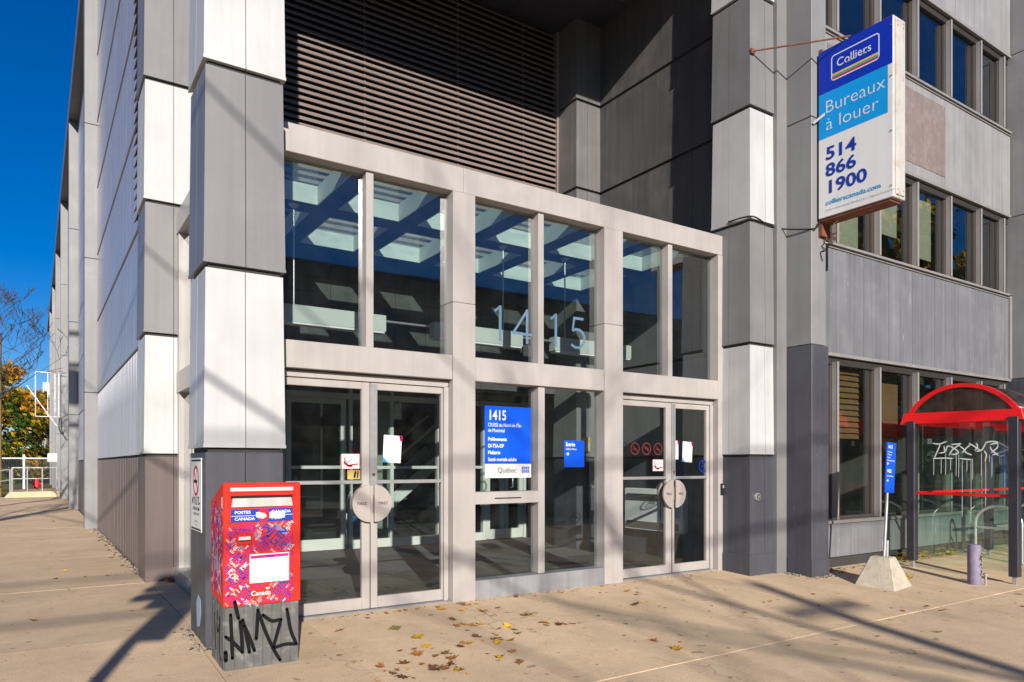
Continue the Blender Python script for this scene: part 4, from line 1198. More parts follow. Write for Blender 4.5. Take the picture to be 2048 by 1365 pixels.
for pts in ([(-.10, .05), (-.06, .30), (-.02, .06)], [(0, .25), (.02, .05), (.06, .22)], [(.08, .28), (.08, .0), (.14, -.06), (.18, .05), (.12, .16), (.20, .22)], [(-.12, .18), (.02, .16)]): q.stroke(pts, o, AX, ZV, .010)
q.quad((x0 - .002, 5.40, 1.09), (x0 - .002, 5.36, 1.09), (x0 - .002, 5.36, 1.17), (x0 - .002, 5.40, 1.17))
q.build('white_scrawl', 'spray_white', mb)
NIMZ = [[(.075, .425), (.084, .38), (.101, .305)], [(.015, .074), (.017, .014)], [(.049, .335), (.055, .202), (.061, .025)], [(.015, .183), (.066, .14), (.13, .058)], [(.113, .279), (.125, .168), (.128, .058)],
        [(.13, .289), (.154, .189), (.178, .051)], [(.14, .251), (.172, .174), (.213, .058)], [(.237, .35), (.231, .228), (.225, .142)], [(.237, .344), (.285, .196), (.346, .051), (.395, -.037)], [(.273, .309), (.334, .252), (.402, .263)],
        [(.402, .263), (.371, .148), (.346, .064)], [(.346, .058), (.433, .077), (.515, .065)], [(.445, .333), (.47, .173), (.515, .065)]]
q = MB()
for i, st_ in enumerate(NIMZ): q.stroke(st_, (x0, yf + .0025 - .0003 * i - (.006 if i == 0 else 0), 0), XV, ZV, .026 if i != 1 else .03)
for pts in ([(-.30, .30), (-.27, .08), (-.25, .05)], [(-.20, .33), (-.23, .20), (-.16, .18), (-.13, .30)], [(-.12, .30), (-.15, .05), (-.08, .0)]):
    q.stroke(pts, (x0 + .002, yf + .012, 0), AX, ZV, .02)
q.build('black_tag', 'spray_black', mb)

# ================================================================== DIRECTION SIGN ON A CONCRETE BLOCK
ds = thing('direction_sign', 'narrow blue direction sign on a leaning steel post set in a concrete block', 'sign', (8.74, 4.88, gz(4.88)))
rot = R(9)
bx, by = Vector((math.cos(rot), math.sin(rot), 0)), Vector((-math.sin(rot), math.cos(rot), 0))
cc = Vector((8.755, 4.86, 0))
def blk(hw, hd, z): return [cc + bx * sx * hw + by * sy * hd + ZV * z for sx, sy in ((-1, -1), (1, -1), (1, 1), (-1, 1))]
zg = -.13
MB().hexa(blk(.295, .255, zg) + blk(.09, .12, .265)).build('concrete_base', 'concrete_block', ds, .012)
pb, ptp = Vector((8.785, 4.86, .24)), Vector((8.915, 4.86, 1.66))
MB().tube([pb, ptp], .019, 10).build('post', 'steel', ds)
MB().tube([pb + Vector((.03, -.02, -.05)), pb + Vector((.045, -.02, .22))], .017, 8).build('sleeve', 'steel', ds)
d = (ptp - pb).normalized(); rx = Vector((d.z, 0, -d.x)); pc = Vector((8.885, 4.835, 1.365))
MB().obox(pc, rx * .105, YV * .004, d * .312).build('sign_plate', 'blue', ds)
q = MB(); o = pc + NY * .0065
def dt(body, x, z, h_, bo=.01): q.text(body, o + rx * x + d * z, rx, d, h_, 0, .85, bo)
dt('1415', -.085, .235, .045, .02)
for i, wd in enumerate(('Pr\u00e9l\u00e8vements', 'DI-TSA-DP', 'P\u00e9diatrie', 'Sant\u00e9 mentale adulte')): dt(wd, -.088, .185 - i * .035, .017)
arrow(q, o + rx * -.045 + d * .045, -rx, d, .045, .009)
dt('1425', -.088, -.065, .045, .02); dt('CLSC de Villeray', -.088, -.115, .019)
arrow(q, o + rx * -.085 + d * -.165, rx, d, .045, .009)
q.build('lettering', 'white_ink', ds)

# ================================================================== BUS SHELTER
sh = thing('bus_shelter', 'glass bus shelter with red arched roof and white graffiti on its end pane', 'bus shelter', (12.5, 4.7, gz(4.7)))
XE, XR = 10.45, 15.2
def post(x, y, w=.055):
    p_ = MB().box(x - w, x + w, y - w, y + w, gz(y) + .10, 2.02).build('post', 'post_dark', sh, .006)
    MB().box(x - .025, x + .025, y - .025, y + .025, gz(y) - .02, gz(y) + .10).build('foot', 'steel', p_)
post(XE, 5.37); post(XE, 4.08); post(XR, 5.37); post(XR, 4.08); post(12.8, 5.37)
q = MB()   # end beam with splayed ends
def endbeam(x):
    q.hexa([(x - .04, 3.96, 1.975), (x + .05, 3.96, 1.975), (x + .05, 5.53, 1.975), (x - .04, 5.53, 1.975),
            (x - .02, 4.0, 2.115), (x + .05, 4.0, 2.115), (x + .05, 5.48, 2.135), (x - .02, 5.48, 2.135)])
endbeam(XE); q.build('end_beam', 'red_shelter', sh, .006)
q = MB(); endbeam(XR); q.build('end_beam', 'red_shelter', sh, .006)
for y, ys in ((3.98, -1), (5.50, 1)):
    MB().box(XE + .05, XR - .04, y - .03, y + .03, 1.975, 2.115).build('side_beam', 'red_shelter', sh, .006)
ARC = []
yc, hw_, rise = 4.735, .70, .385
RR = (hw_ ** 2 + rise ** 2) / (2 * rise)
am = math.asin(hw_ / RR)
def arcp(r_off, n_=20): return [(yc + (RR + r_off) * math.sin(-am + 2 * am * i / n_), 2.12 + rise - RR + (RR + r_off) * math.cos(-am + 2 * am * i / n_)) for i in range(n_ + 1)]
ai, ao = arcp(-.055), arcp(0)
for x in (XE - .02, XR - .04):
    q = MB()
    for i in range(20):
        q.hexa([(x, ai[i][0], ai[i][1]), (x + .06, ai[i][0], ai[i][1]), (x + .06, ao[i][0], ao[i][1]), (x, ao[i][0], ao[i][1]),
                (x, ai[i + 1][0], ai[i + 1][1]), (x + .06, ai[i + 1][0], ai[i + 1][1]), (x + .06, ao[i + 1][0], ao[i + 1][1]), (x, ao[i + 1][0], ao[i + 1][1])])
    q.build('roof_arch', 'red_shelter', sh)
    MB().prism([(p[0], max(p[1], 2.125)) for p in ai], (x + .02, 0, 0), YV, ZV, XV, .008).build('end_glazing', 'shelter_tymp', sh)
q = MB(); vs = []
for p in arcp(-.02): vs += [(XE + .04, p[0], p[1]), (XR - .04, p[0], p[1])]
q.add(vs, [(2 * i, 2 * i + 1, 2 * i + 3, 2 * i + 2) for i in range(20)], 0, True)
rs = q.build('roof_glazing', 'shelter_roof', sh); md = rs.modifiers.new('t', 'SOLIDIFY'); md.thickness = .008
def spane(x0, x1, y0, y1, z0=.06, z1=1.97): return MB().box(x0, x1, y0, y1, z0, z1).build('pane', 'glass_shelter', sh)
ep = spane(XE - .005, XE + .005, 4.14, 5.31, .02)
spane(XE + .06, 12.74, 5.365, 5.375); spane(12.86, XR - .06, 5.365, 5.375); spane(XR - .005, XR + .005, 4.14, 5.31); spane(12.0, XR - .06, 4.075, 4.085)
for p, r_ in (((XE, 4.14, 1.0), (XE, 5.31, 1.0)), ((XE + .06, 5.35, 1.0), (12.74, 5.35, 1.0)), ((12.86, 5.35, 1.0), (XR - .06, 5.35, 1.0)), ((12.0, 4.06, 1.0), (XR - .06, 4.06, 1.0))):
    MB().beam(p, r_, .03, .034).build('guard_rail', 'red_shelter', sh)
MB().box(XE + .08, XE + .10, 4.7, 5.3, 1.72, 1.80).build('small_sticker', 'sign_white', sh) if False else None
SHG = [[(5.084, 1.7), (5.006, 1.682), (4.906, 1.72)], [(4.983, 1.689), (5.068, 1.487)], [(5.076, 1.487), (4.929, 1.494), (4.823, 1.485)], [(4.998, 1.56), (4.914, 1.575), (4.899, 1.663), (4.823, 1.645)], [(4.937, 1.656), (4.929, 1.583)],
       [(4.838, 1.678), (4.749, 1.683), (4.712, 1.69), (4.778, 1.644), (4.838, 1.598), (4.868, 1.534)], [(4.853, 1.646), (4.763, 1.596), (4.749, 1.548), (4.838, 1.541)], [(4.734, 1.651), (4.69, 1.619), (4.66, 1.563), (4.588, 1.531)],
       [(4.602, 1.672), (4.66, 1.618), (4.704, 1.564)], [(4.617, 1.688), (4.545, 1.639), (4.473, 1.584)], [(4.53, 1.686), (4.509, 1.639), (4.545, 1.593)], [(4.417, 1.683), (4.459, 1.591), (4.53, 1.577)], [(4.734, 1.485), (4.66, 1.476), (4.588, 1.468)],
       [(4.417, 1.691), (4.348, 1.709), (4.265, 1.695), (4.13, 1.601)], [(4.361, 1.666), (4.279, 1.687), (4.265, 1.634), (4.348, 1.559)], [(4.361, 1.636), (4.354, 1.597), (4.252, 1.504), (4.197, 1.526)], [(4.431, 1.583), (4.403, 1.529), (4.424, 1.451)], [(4.334, 1.528), (4.252, 1.557), (4.13, 1.608)]]
SHD = [(5.073, 1.487, 1.258), (4.975, 1.503, 1.276), (4.917, 1.55, 1.26), (4.853, 1.502, 1.325), (4.781, 1.581, 1.246), (4.749, 1.532, 1.23), (4.704, 1.453, .70), (4.646, 1.468, 1.311), (4.595, 1.452, .62), (4.576, 1.483, 1.202), (4.469, 1.56, 1.25), (4.417, 1.467, .85), (4.372, 1.528, 1.436), (4.343, 1.512, 1.236), (4.254, 1.512, 1.42), (4.235, 1.496, 1.405)]
q = MB()
for i, st_ in enumerate(SHG): q.stroke([(-a, b) for a, b in st_], (XE - .0065 - .0003 * (i % 3), 0, 0), AX, ZV, .016)
for y, a, b in SHD: q.stroke([(-y, a), (-y + .002, (a + b) / 2), (-y - .001, b)], (XE - .0075, 0, 0), AX, ZV, .007)
q.build('white_tag', 'spray_white', sh)
MB().box(XE + .4, XE + .405, 5.30, 5.36, 1.70, 1.78).build('sticker', 'paper', sh)
be = MB().box(12.9, 14.6, 5.0, 5.3, .40, .43)
for x in (13.1, 14.4): be.box(x, x + .04, 5.13, 5.17, gz(5.1), .40)
be.build('bench', 'seat', sh)

# bollard and bike racks
bo = thing('bollard', 'short faded purple bollard with black scribble in front of the bus shelter', 'bollard', (9.95, 4.34, gz(4.34)))
MB().tube([(9.955, 4.34, gz(4.34) - .02), (9.945, 4.34, .36), (9.945, 4.34, .385)], [.078, .076, .07], 18).build('tube', 'bollard', bo)
q = MB()
for i in range(9):
    a = -1.75 + random.uniform(-.3, .5); z = .02 + i * .033
    pts = [(0.0785 * math.cos(a + k_ * .14), 0.0785 * math.sin(a + k_ * .14), z + random.uniform(-.022, .022)) for k_ in range(5)]
    q.tube([(9.95 + p[0], 4.34 + p[1], p[2]) for p in pts], .003, 4)
q.build('scribble', 'spray_black', bo)
st_ = MB().tube([(10.05, 4.25, gz(4.2)), (10.05, 4.25, .0)], .014, 8); st_.tube([(10.05, 4.25, .0), (10.05, 4.25, .02)], .03, 10)
tag(st_.build('anchor_bolt', 'steel'), 'short steel anchor stub between the bollard and the shelter', 'anchor bolt')
def bike_rack(x, y, label):
    t = thing('bike_rack', label, 'bike rack', (x, y, gz(y)), 'bike racks behind the shelter pane')
    P = [(x, y - .32, gz(y) - .02), (x, y - .32, .50)] + [(x, y - .32 * math.cos(a), .50 + .26 * math.sin(a)) for a in [R(15 * k_) for k_ in range(1, 12)]] + [(x, y + .32, .50), (x, y + .32, gz(y) - .02)]
    MB().tube(P, .024, 8).build('hoop', 'steel', t)
    MB().tube([(x, y - .32, .42), (x, y + .32, .42)], .02, 8).build('cross_bar', 'steel', t)
    for dy in (-.32, .32): MB().tube([(x, y + dy, gz(y) - .01), (x, y + dy, gz(y) + .012)], .06, 10).build('foot_plate', 'steel', t)
bike_rack(12.35, 5.05, 'hoop bike rack just behind the dark front post of the shelter')
bike_rack(13.6, 5.05, 'hoop bike rack farther into the shelter, beyond the first one')

# ================================================================== SIDE STREET, FAR END
def bare_tree(name, label, base, h_, seed, lean=(0, 0), mat='bark', depth=5, group=None, r0=.14, spread=1.0, first=.35):
    rn = random.Random(seed)
    t = thing(name, label, 'tree', base, group)
    tr, br = MB(), MB()
    def grow(p, d, L, r_, lv):
        pts, rs_ = [p], [r_]
        n_ = 4
        for i in range(n_):
            d = (d + Vector((rn.uniform(-1, 1), rn.uniform(-1, 1), rn.uniform(-.5, .8))) * .14).normalized()
            p = p + d * L / n_; pts.append(p); rs_.append(max(.0065, r_ * (1 - .5 * (i + 1) / n_)))
        (tr if lv == 0 else br).tube(pts, rs_, 7 if lv < 2 else 4, 0, False)
        if lv >= depth: return
        for k_ in range(rn.choice((2, 3, 3)) + (2 if lv == 0 else 0)):
            i = rn.randint(2, n_); q_ = pts[i]
            a = rn.uniform(0, 2 * math.pi)
            s_ = Vector((math.cos(a), math.sin(a), rn.uniform(.1, .9))).normalized()
            grow(q_, (d * .55 + s_ * .8 * spread).normalized(), L * rn.uniform(.52, .75), rs_[i] * rn.uniform(.5, .72), lv + 1)
    grow(Vector(base), Vector((lean[0], lean[1], 1)).normalized(), h_ * first, r0, 0)
    tr.build('trunk', mat, t); br.build('branches', mat, t)
    return t
def leafy_tree(name, label, base, h_, w, seed, n_leaf, size, mats, probs, group=None, trunk_r=.22, lobes=9, low=.22):
    rn = random.Random(seed)
    t = thing(name, label, 'tree', base, group)
    b0 = Vector(base)
    tr = MB(); tr.tube([b0, b0 + Vector((.05, .02, h_ * .25)), b0 + Vector((.1, -.05, h_ * .55)), b0 + Vector((.0, .0, h_ * .85))], [trunk_r, trunk_r * .8, trunk_r * .5, trunk_r * .12], 8)
    cl = []
    for i in range(lobes):
        a = i * 2.4 + rn.uniform(-.4, .4); zz = low + (1 - low) * (i + .7) / lobes
        rad = w * .5 * math.sin(math.pi * min(1, max(.12, (zz - low) / (1 - low) * .80 + .17))) * rn.uniform(.5, .85)
        c = b0 + Vector((math.cos(a) * rad, math.sin(a) * rad, h_ * zz * .95))
        cl.append((c, w * rn.uniform(.17, .27)))
        tr.tube([b0 + Vector((0, 0, max(.2 * h_, (zz - .25) * h_))), (b0 + Vector((0, 0, zz * h_ - .1 * h_)) + c) / 2, c], [trunk_r * .4, trunk_r * .25, trunk_r * .08], 5)
    for c, r_ in list(cl):
        for k_ in range(5):
            v = Vector((rn.gauss(0, 1), rn.gauss(0, 1), rn.gauss(0, .8))).normalized()
            cl.append((c + v * r_ * rn.uniform(.7, 1.25), r_ * rn.uniform(.25, .5)))
    tr.build('trunk', 'bark', t)
    q = MB()
    for i in range(n_leaf):
        c, r_ = cl[rn.randrange(len(cl))]
        v = Vector((rn.gauss(0, 1), rn.gauss(0, 1), rn.gauss(0, 1))).normalized() * r_ * rn.random() ** .45
        p = c + v; s_ = size * rn.uniform(.6, 1.3)
        n1 = Vector((rn.gauss(0, 1), rn.gauss(0, 1), rn.gauss(0, 1))).normalized(); n2 = n1.orthogonal().normalized() * s_ * .5
        n3 = n1.cross(n2).normalized() * s_
        u_ = rn.random() + .32 * math.sin(c.x * 1.7 + c.z * 1.3) + .25 * ((p.z - b0.z) / h_ - .5); mi = 0
        for mi, pr in enumerate(probs):
            if u_ < pr: break
        q.add([p - n3, p + n2, p + n3, p - n2], [(0, 1, 2, 3)], mi)
    q.build('crown', mats, t)
    return t
MP = ['leaf_dg', 'leaf_g', 'leaf_y', 'leaf_o']
leafy_tree('maple_tree', 'broad maple turning gold over green at the end of the side street', (-2.6, 66, 0), 7.4, 8.6, 3, 22000, .19, MP, (.30, .60, .92, 1.5), low=.14, lobes=14)
leafy_tree('maple_tree', 'thinner russet tree half hidden behind the golden maple', (1.0, 80, 0), 7.6, 6.0, 4, 6000, .24, ['bark', 'leaf_g', 'leaf_o', 'leaf_y'], (.3, .5, .8, 1.5), low=.1)
bare_tree('bare_tree', 'bare street tree reaching thin twigs over the side street', (-2.15, 26.5, 0), 10.5, 33, (.02, 0), depth=6, r0=.12, first=.38, spread=1.0)
bare_tree('bare_tree', 'bare street tree near the kerb before the stump pole', (-3.0, 14.6, 0), 10.5, 21, (-.03, .02), depth=6, r0=.15, spread=.75)
tag(MB().tube([(-1.40, 39.0, -.1), (-1.40, 39.0, 4), (-1.38, 39, 7.05)], [.24, .22, .20], 10).build('stump_pole', 'wood_pole'), 'yellowish wooden pole with a flat cut top at the kerb', 'pole')
up = thing('utility_pole', 'distant wooden utility pole with two cross arms above the maple', 'utility pole', (-4.0, 90, 0))
MB().tube([(-4.0, 90, 0), (-4.0, 90, 11.8)], [.2, .15], 8).build('pole', 'wood_pole', up)
for z in (11.2, 9.9): MB().box(-5.6, -2.0, 89.9, 90.05, z, z + .16).build('cross_arm', 'wood_pole', up)
# empty sign frame on the side facade
ff = thing('sign_frame', 'empty white steel sign frame projecting from the side facade', 'sign frame', (.4, 34.8, 3.3))
def fy(y): return y
YFm = 34.8
q = MB()
x0_, x1_, z0_, z1_ = .05, .90, 3.36, 5.16
for p, r_ in (((x0_, z0_), (x0_, z1_)), ((x1_ - .05, z0_), (x1_ - .05, z1_)), ((x0_, z1_), (x1_, z1_)), ((x0_, z0_), (x1_, z0_))): q.beam((p[0], YFm, p[1]), (r_[0], YFm, r_[1]), .028, .04, 0, (0, 1, 0))
q.build('frame', 'sign_white', ff)
for x in (.47, .72): MB().beam((x, YFm + .03, z0_), (x, YFm + .03, z1_), .025, .03, 0, (0, 1, 0)).build('bar', 'sign_white', ff)
MB().beam((-.24, YFm - .08, 4.58), (.78, YFm - .08, 2.98), .04, .03, 0, (0, 1, 0)).build('loose_bar', 'sign_white', ff)
for z in (5.26, 5.10): MB().tube([(.40, YFm, 5.18), (1.0, YFm - .2, z + .1)], .012, 5).build('stay', 'rust', ff)
cable('loose_cable', [(.88, YFm, 3.36), (.86, YFm - .1, 2.9), (.95, YFm - .3, 2.65), (1.0, YFm - .5, 2.7)], .02, 'cable', 'black cable looping from the empty sign frame to the facade')
# ramp, railings, hydrant, fence
pf = MB(); pf.hexa([(-1.1, 37.2, -.05), (.95, 37.2, -.05), (.95, 41.5, -.05), (-1.1, 41.5, -.05), (-.85, 37.35, .24), (.95, 37.35, .24), (.95, 41.5, .24), (-.9, 41.5, .24)])
tag(pf.build('entrance_platform', 'concrete', bevel=.02), 'low concrete platform with railings at the far side entrance', 'platform')
def railing(name, label, pts, h_, bars, mat='steel'):
    t = thing(name, label, 'railing', pts[0])
    P = [Vector(p) for p in pts]
    MB().tube([p + ZV * h_ for p in P], .035, 6).build('hand_rail', mat, t)
    MB().tube([p + ZV * h_ * .55 for p in P], .025, 6).build('mid_rail', mat, t)
    for i in range(len(P) - 1):
        for k_ in range(bars + 1):
            if i and k_ == 0: continue
            p = P[i].lerp(P[i + 1], k_ / bars)
            MB().tube([p, p + ZV * h_], .03, 6).build('baluster', mat, t)
railing('platform_railing', 'grey steel railing around the platform by the side facade', [(-.78, 37.5, .22), (.85, 37.5, .22)], 1.05, 3)
railing('platform_railing', 'grey steel railing running away on the platform, kerb side', [(-.75, 37.7, .22), (-.85, 41.2, .22)], 1.05, 3)
railing('stair_railing', 'sloping steel handrail descending beside the platform towards the kerb', [(-.85, 37.55, .20), (-2.3, 37.0, -.02)], 1.0, 2)
t = thing('fire_hydrant', 'small red hydrant standing behind the platform railing', 'hydrant', (.12, 42.6, 0))
MB().tube([(.12, 42.6, 0), (.12, 42.6, .55), (.12, 42.6, .68), (.12, 42.6, .74)], [.12, .12, .08, .02], 10).build('barrel', 'hydrant', t)
MB().tube([(-.06, 42.6, .45), (.30, 42.6, .45)], .06, 8).build('nozzle', 'hydrant', t)
t = thing('wire_fence', 'chain link fence with white end posts beyond the platform', 'fence', (-2, 47, 0))
q = MB()
for i in range(46):
    x = -2.2 + i * .075; q.box(x, x + .012, 47, 47.01, .1, 1.75)
for i in range(20): q.box(-2.2, 1.2, 47.011, 47.02, .12 + i * .085, .13 + i * .085)
o = q.build('mesh_panel', 'post_dark', t); o['kind'] = 'stuff'
for x in (-2.25, -.45, 1.2): MB().box(x - .05, x + .05, 46.95, 47.05, 0, 1.95).build('post', 'white_paint', t)
MB().tube([(-2.25, 47, 1.75), (1.2, 47, 1.75)], .04, 6).build('top_rail', 'white_paint', t)
t = thing('notice_box', 'small pale utility box fixed on the last pilaster beyond the sign frame', 'utility box', (.95, 41.6, 1.6))
MB().box(.55, .95, 41.5, 41.65, 1.55, 1.95).build('case', 'far_white', t, .01); MB().box(.60, .90, 41.49, 41.5, 1.60, 1.90).build('door', 'sign_white', t)
fb = thing('distant_building', 'white and grey block far behind the trees at the street end', 'building', (7, 150, 0))
MB().box(1.5, 16, 150, 165, 0, 13.2).build('wall', 'far_grey', fb); MB().box(1.3, 16.2, 149.8, 165.2, 13.2, 15.8).build('parapet', 'far_white', fb)
for i in range(4):
    for z in (5, 8, 11): MB().box(2.4 + i * 3, 4 + i * 3, 149.9, 150, z, z + 1.4).build('window', 'window_dark', fb)
hg = MB(); rn = random.Random(9)
for i in range(5000):
    x = rn.uniform(-30, 14); y = rn.uniform(92, 96); z = rn.uniform(0, 2.6) * (1 + .3 * math.sin(x * .9))
    s_ = rn.uniform(.15, .35); n1 = Vector((rn.gauss(0, 1), rn.gauss(0, 1), rn.gauss(0, 1))).normalized(); n2 = n1.orthogonal().normalized() * s_; n3 = n1.cross(n2)
    p = Vector((x, y, z)); hg.add([p - n3, p + n2 * .6, p + n3, p - n2 * .6], [(0, 1, 2, 3)], rn.choice((0, 0, 1, 2)))
tag(hg.build('far_hedge', ['leaf_dg', 'bark', 'leaf_o']), 'dark hedge across the end of the side street', 'hedge', kind='stuff')

# ================================================================== ACROSS THE STREETS (seen in the glass, casting the long shadows)
sp_ = thing('signal_pole', 'grey pole with black signal heads at the corner kerb', 'signal pole', (-1.63, -.30, gz(-.3)))
MB().tube([(-1.63, -.30, gz(-.3) - .05), (-1.63, -.30, 4.35)], [.062, .05], 12).build('pole', 'steel', sp_)
rx_ = Vector((.947, -.32, 0))
def sbox(c, hw, hd, hz): return MB().obox(c, rx_ * hw, Vector((.32, .947, 0)) * hd, ZV * hz)
pc_ = Vector((-1.63, -.30, 0))
sbox(pc_ + rx_ * .15 + ZV * 3.02, .10, .12, .42).build('signal_head', 'signal', sp_, .02)
sbox(pc_ + rx_ * -.14 + ZV * 3.42, .09, .12, .30).build('signal_head', 'signal', sp_, .02)
sbox(pc_ + rx_ * .16 + ZV * 3.92, .12, .12, .38).build('signal_head', 'signal', sp_, .02)
for z in (3.25, 3.45, 3.64):
    MB().prism([(0, 0), (.22, -.03), (.26, .05), (.20, .10), (0, .13)], pc_ + rx_ * -.20 + ZV * z, -rx_, ZV, Vector((.32, .947, 0)), .16).build('visor', 'signal', sp_)
for z in (3.75, 3.95, 4.15): MB().tube([pc_ + rx_ * .16 + ZV * z + Vector((-.02, -.13, 0)), pc_ + rx_ * .16 + ZV * z + Vector((-.03, -.16, 0))], .09, 12).build('lens', 'lens', sp_)
def wood_pole(label, x, y, h_, arms, group='wooden utility poles along the side street'):
    t = thing('utility_pole', label, 'utility pole', (x, y, -.2), group)
    MB().tube([(x, y, -.3), (x, y, h_)], [.17, .12], 10).build('pole', 'wood_grey', t)
    for z, L, dx, dy in arms: MB().beam((x - dx * L, y - dy * L, z), (x + dx * L, y + dy * L, z), .10, .12).build('cross_arm', 'wood_grey', t)
    MB().tube([(x + .35, y, h_ - 2.6), (x + .35, y, h_ - 1.6)], .24, 12).build('transformer', 'far_grey', t)
    return t
wood_pole('tall wooden utility pole on the near kerb of the side street with a transformer', -5.2, 9.3, 12.6, ((12.2, 1.1, 1, 0), (11.2, .9, 1, 0), (9.3, .7, 1, 0)))
lp = thing('utility_pole', 'short wooden wire pole on the far kerb of the main street', 'utility pole', (.6, -14.2, -.3))
MB().tube([(.6, -14.2, -.3), (.6, -14.2, 7.6)], [.125, .10], 10).build('pole', 'wood_grey', lp)
MB().box(.0, 1.2, -14.25, -14.15, 7.0, 7.12).build('cross_arm', 'wood_grey', lp)
def wire(name, p, q_, sag, r_, label):
    P = []
    for i in range(21):
        s_ = i / 20; v = Vector(p).lerp(Vector(q_), s_); v.z -= sag * 4 * s_ * (1 - s_); P.append(v)
    return tag(MB().tube(P, r_, 5).build(name, 'cable'), label, 'wire')
wire('overhead_wire', (-5.2, 9.3, 6.0), (.6, -14.2, 6.1), .35, .022, 'thick bundled cable crossing the junction diagonally')
wire('overhead_wire', (-5.2, 9.3, 9.3), (.6, -14.2, 7.4), .3, .016, 'upper wire crossing the junction diagonally')
wire('overhead_wire', (-60, -12.6, 8.6), (80, -12.6, 8.6), .9, .035, 'lower overhead wire along the far kerb of the main street')
wire('overhead_wire', (-60, -12.6, 9.6), (80, -12.6, 9.6), .9, .03, 'upper overhead wire along the far kerb of the main street')
bb = thing('brick_building', 'long dark brick building with small windows across the main street', 'building', (30, -24, 0))
MB().box(9, 70, -34, -24, -.3, 11.2).build('wall', 'brick', bb); MB().box(8.7, 70.3, -34.3, -23.6, 11.2, 12.0).build('cornice', 'cornice', bb)
for i in range(15):
    for z in (2.0, 5.2, 8.2):
        x = 12 + i * 3.9
        w_ = MB().box(x, x + 1.9, -24.0, -23.94, z, z + 1.7).build('window', 'fin_brown', bb)
        MB().box(x + .1, x + 1.8, -23.94, -23.93, z + .1, z + 1.6).build('pane', 'window_dark', w_)
for i, (x, y, h_, w_) in enumerate(((32, -9, 15.5, 10), (40, -9.5, 16.5, 11), (49, -9, 15, 10.5), (59, -10, 16, 12))):
    leafy_tree('street_tree', ['tall leafy street tree first in the row along the main street', 'tall leafy street tree second in the row along the main street', 'tall leafy street tree third in the row along the main street', 'tall leafy street tree last in the row along the main street'][i],
               (x, y, -.3), h_, w_, 30 + i, 8500, .34, MP, (.28, .62, .93, 1.5), 'street trees along the main street', low=.16, lobes=12)
bare_tree('bare_tree', 'bare tree across the main street behind the wire pole', (-.2, -17, -.3), 9.0, 5, (.02, 0), depth=4, r0=.2, first=.72)
bare_tree('bare_tree', 'bare young tree by the far kerb of the main street', (8.4, -6.2 - 7.5, -.3), 9, 17, (.03, 0), depth=4, r0=.12)

# ================================================================== FALLEN LEAVES
def leaf_mesh(name, mat, seed, curl):
    rn = random.Random(seed)
    prof_ = [(0, -.5), (.07, -.16), (.32, -.30), (.26, -.08), (.5, .06), (.27, .12), (.24, .30), (.09, .22), (0, .52)]
    pts = [(x * rn.uniform(.85, 1.15), y) for x, y in prof_] + [(-x * rn.uniform(.85, 1.15), y) for x, y in reversed(prof_[1:-1])]
    c = (0, .02)
    def zz(x, y): return .30 * curl * (abs(x) ** 1.3) + .22 * curl * max(0, y) ** 1.5 + rn.uniform(0, .04)
    vs = [(c[0], c[1], .015)] + [(x, y, zz(x, y)) for x, y in pts]
    n_ = len(pts)
    me = bpy.data.meshes.new(name); me.from_pydata(vs, [], [(0, 1 + i, 1 + (i + 1) % n_) for i in range(n_)]); me.materials.append(MT[mat]); me.update()
    return me
LM = {}
for m_ in ('litter_y', 'litter_o', 'litter_b', 'litter_g'): LM[m_] = [leaf_mesh('fallen_leaf', m_, 40 + k_, c_) for k_, c_ in enumerate((.5, 1.2, 2.0))]
LAB = {'litter_y': 'yellow maple leaf', 'litter_o': 'orange brown maple leaf', 'litter_b': 'dry dark brown leaf', 'litter_g': 'dull olive green leaf'}
def place(x, y):
    if y > 10.5 and x > .9: return 'at the foot of the brown side wall'
    if y > 7: return 'on the side street pavement' if x < 1.2 else 'beside the corner pillar base'
    if x > 10.4 and y > 5.4: return 'in the drift along the wall behind the shelter'
    if x > 10: return 'on the pavement by the bus shelter'
    if x > 8: return 'on the pavement around the concrete sign block'
    if x > 5.8: return 'on the pavement before the far doors'
    if x > 3.7: return 'on the pavement before the centre panes'
    return 'on the pavement before the doors beside the mailbox'
rl = random.Random(77)
def leaf(x, y, s_, m_=None, z=None):
    m_ = m_ or rl.choices(['litter_y', 'litter_o', 'litter_b', 'litter_g'], (26, 38, 30, 6))[0]
    o = bpy.data.objects.new('fallen_leaf', rl.choice(LM[m_])); COL.objects.link(o)
    o.location = (x, y, (gz(y) if z is None else z) + .004); o.rotation_euler = (rl.uniform(-.25, .25), rl.uniform(-.25, .25), rl.uniform(0, 6.28)); o.scale = (s_, s_, s_)
    sz = 'tiny ' if s_ < .05 else 'small ' if s_ < .08 else 'big ' if s_ > .11 else ''
    lb = sz + LAB[m_] + ' ' + place(x, y)
    tag(o, lb, 'leaf', lb.replace('leaf', 'leaves'))
KN = [(2.194, 5.967), (2.636, 5.809), (2.688, 5.472), (3.321, 6.212), (3.476, 6.09), (3.228, 5.843), (3.836, 6.02), (3.916, 5.656), (3.62, 5.953), (3.97, 5.649), (4.136, 5.203), (4.062, 5.222), (3.93, 5.328), (3.544, 5.395), (3.367, 5.579),
      (3.229, 5.612), (3.271, 5.135), (3.326, 5.024), (3.49, 5.155), (3.144, 5.251), (2.979, 5.096), (2.88, 5.086), (2.686, 4.982), (2.666, 4.825), (2.443, 4.685), (2.507, 4.65), (2.486, 5.06), (2.293, 4.893), (2.115, 4.925), (2.164, 4.643), (3.021, 4.705),
      (3.07, 4.501), (4.413, 4.437), (4.42, 4.18), (5.327, 5.487), (5.184, 5.486), (5.536, 5.979), (5.552, 5.835)]
for p in KN: leaf(p[0], p[1], rl.uniform(.09, .145))
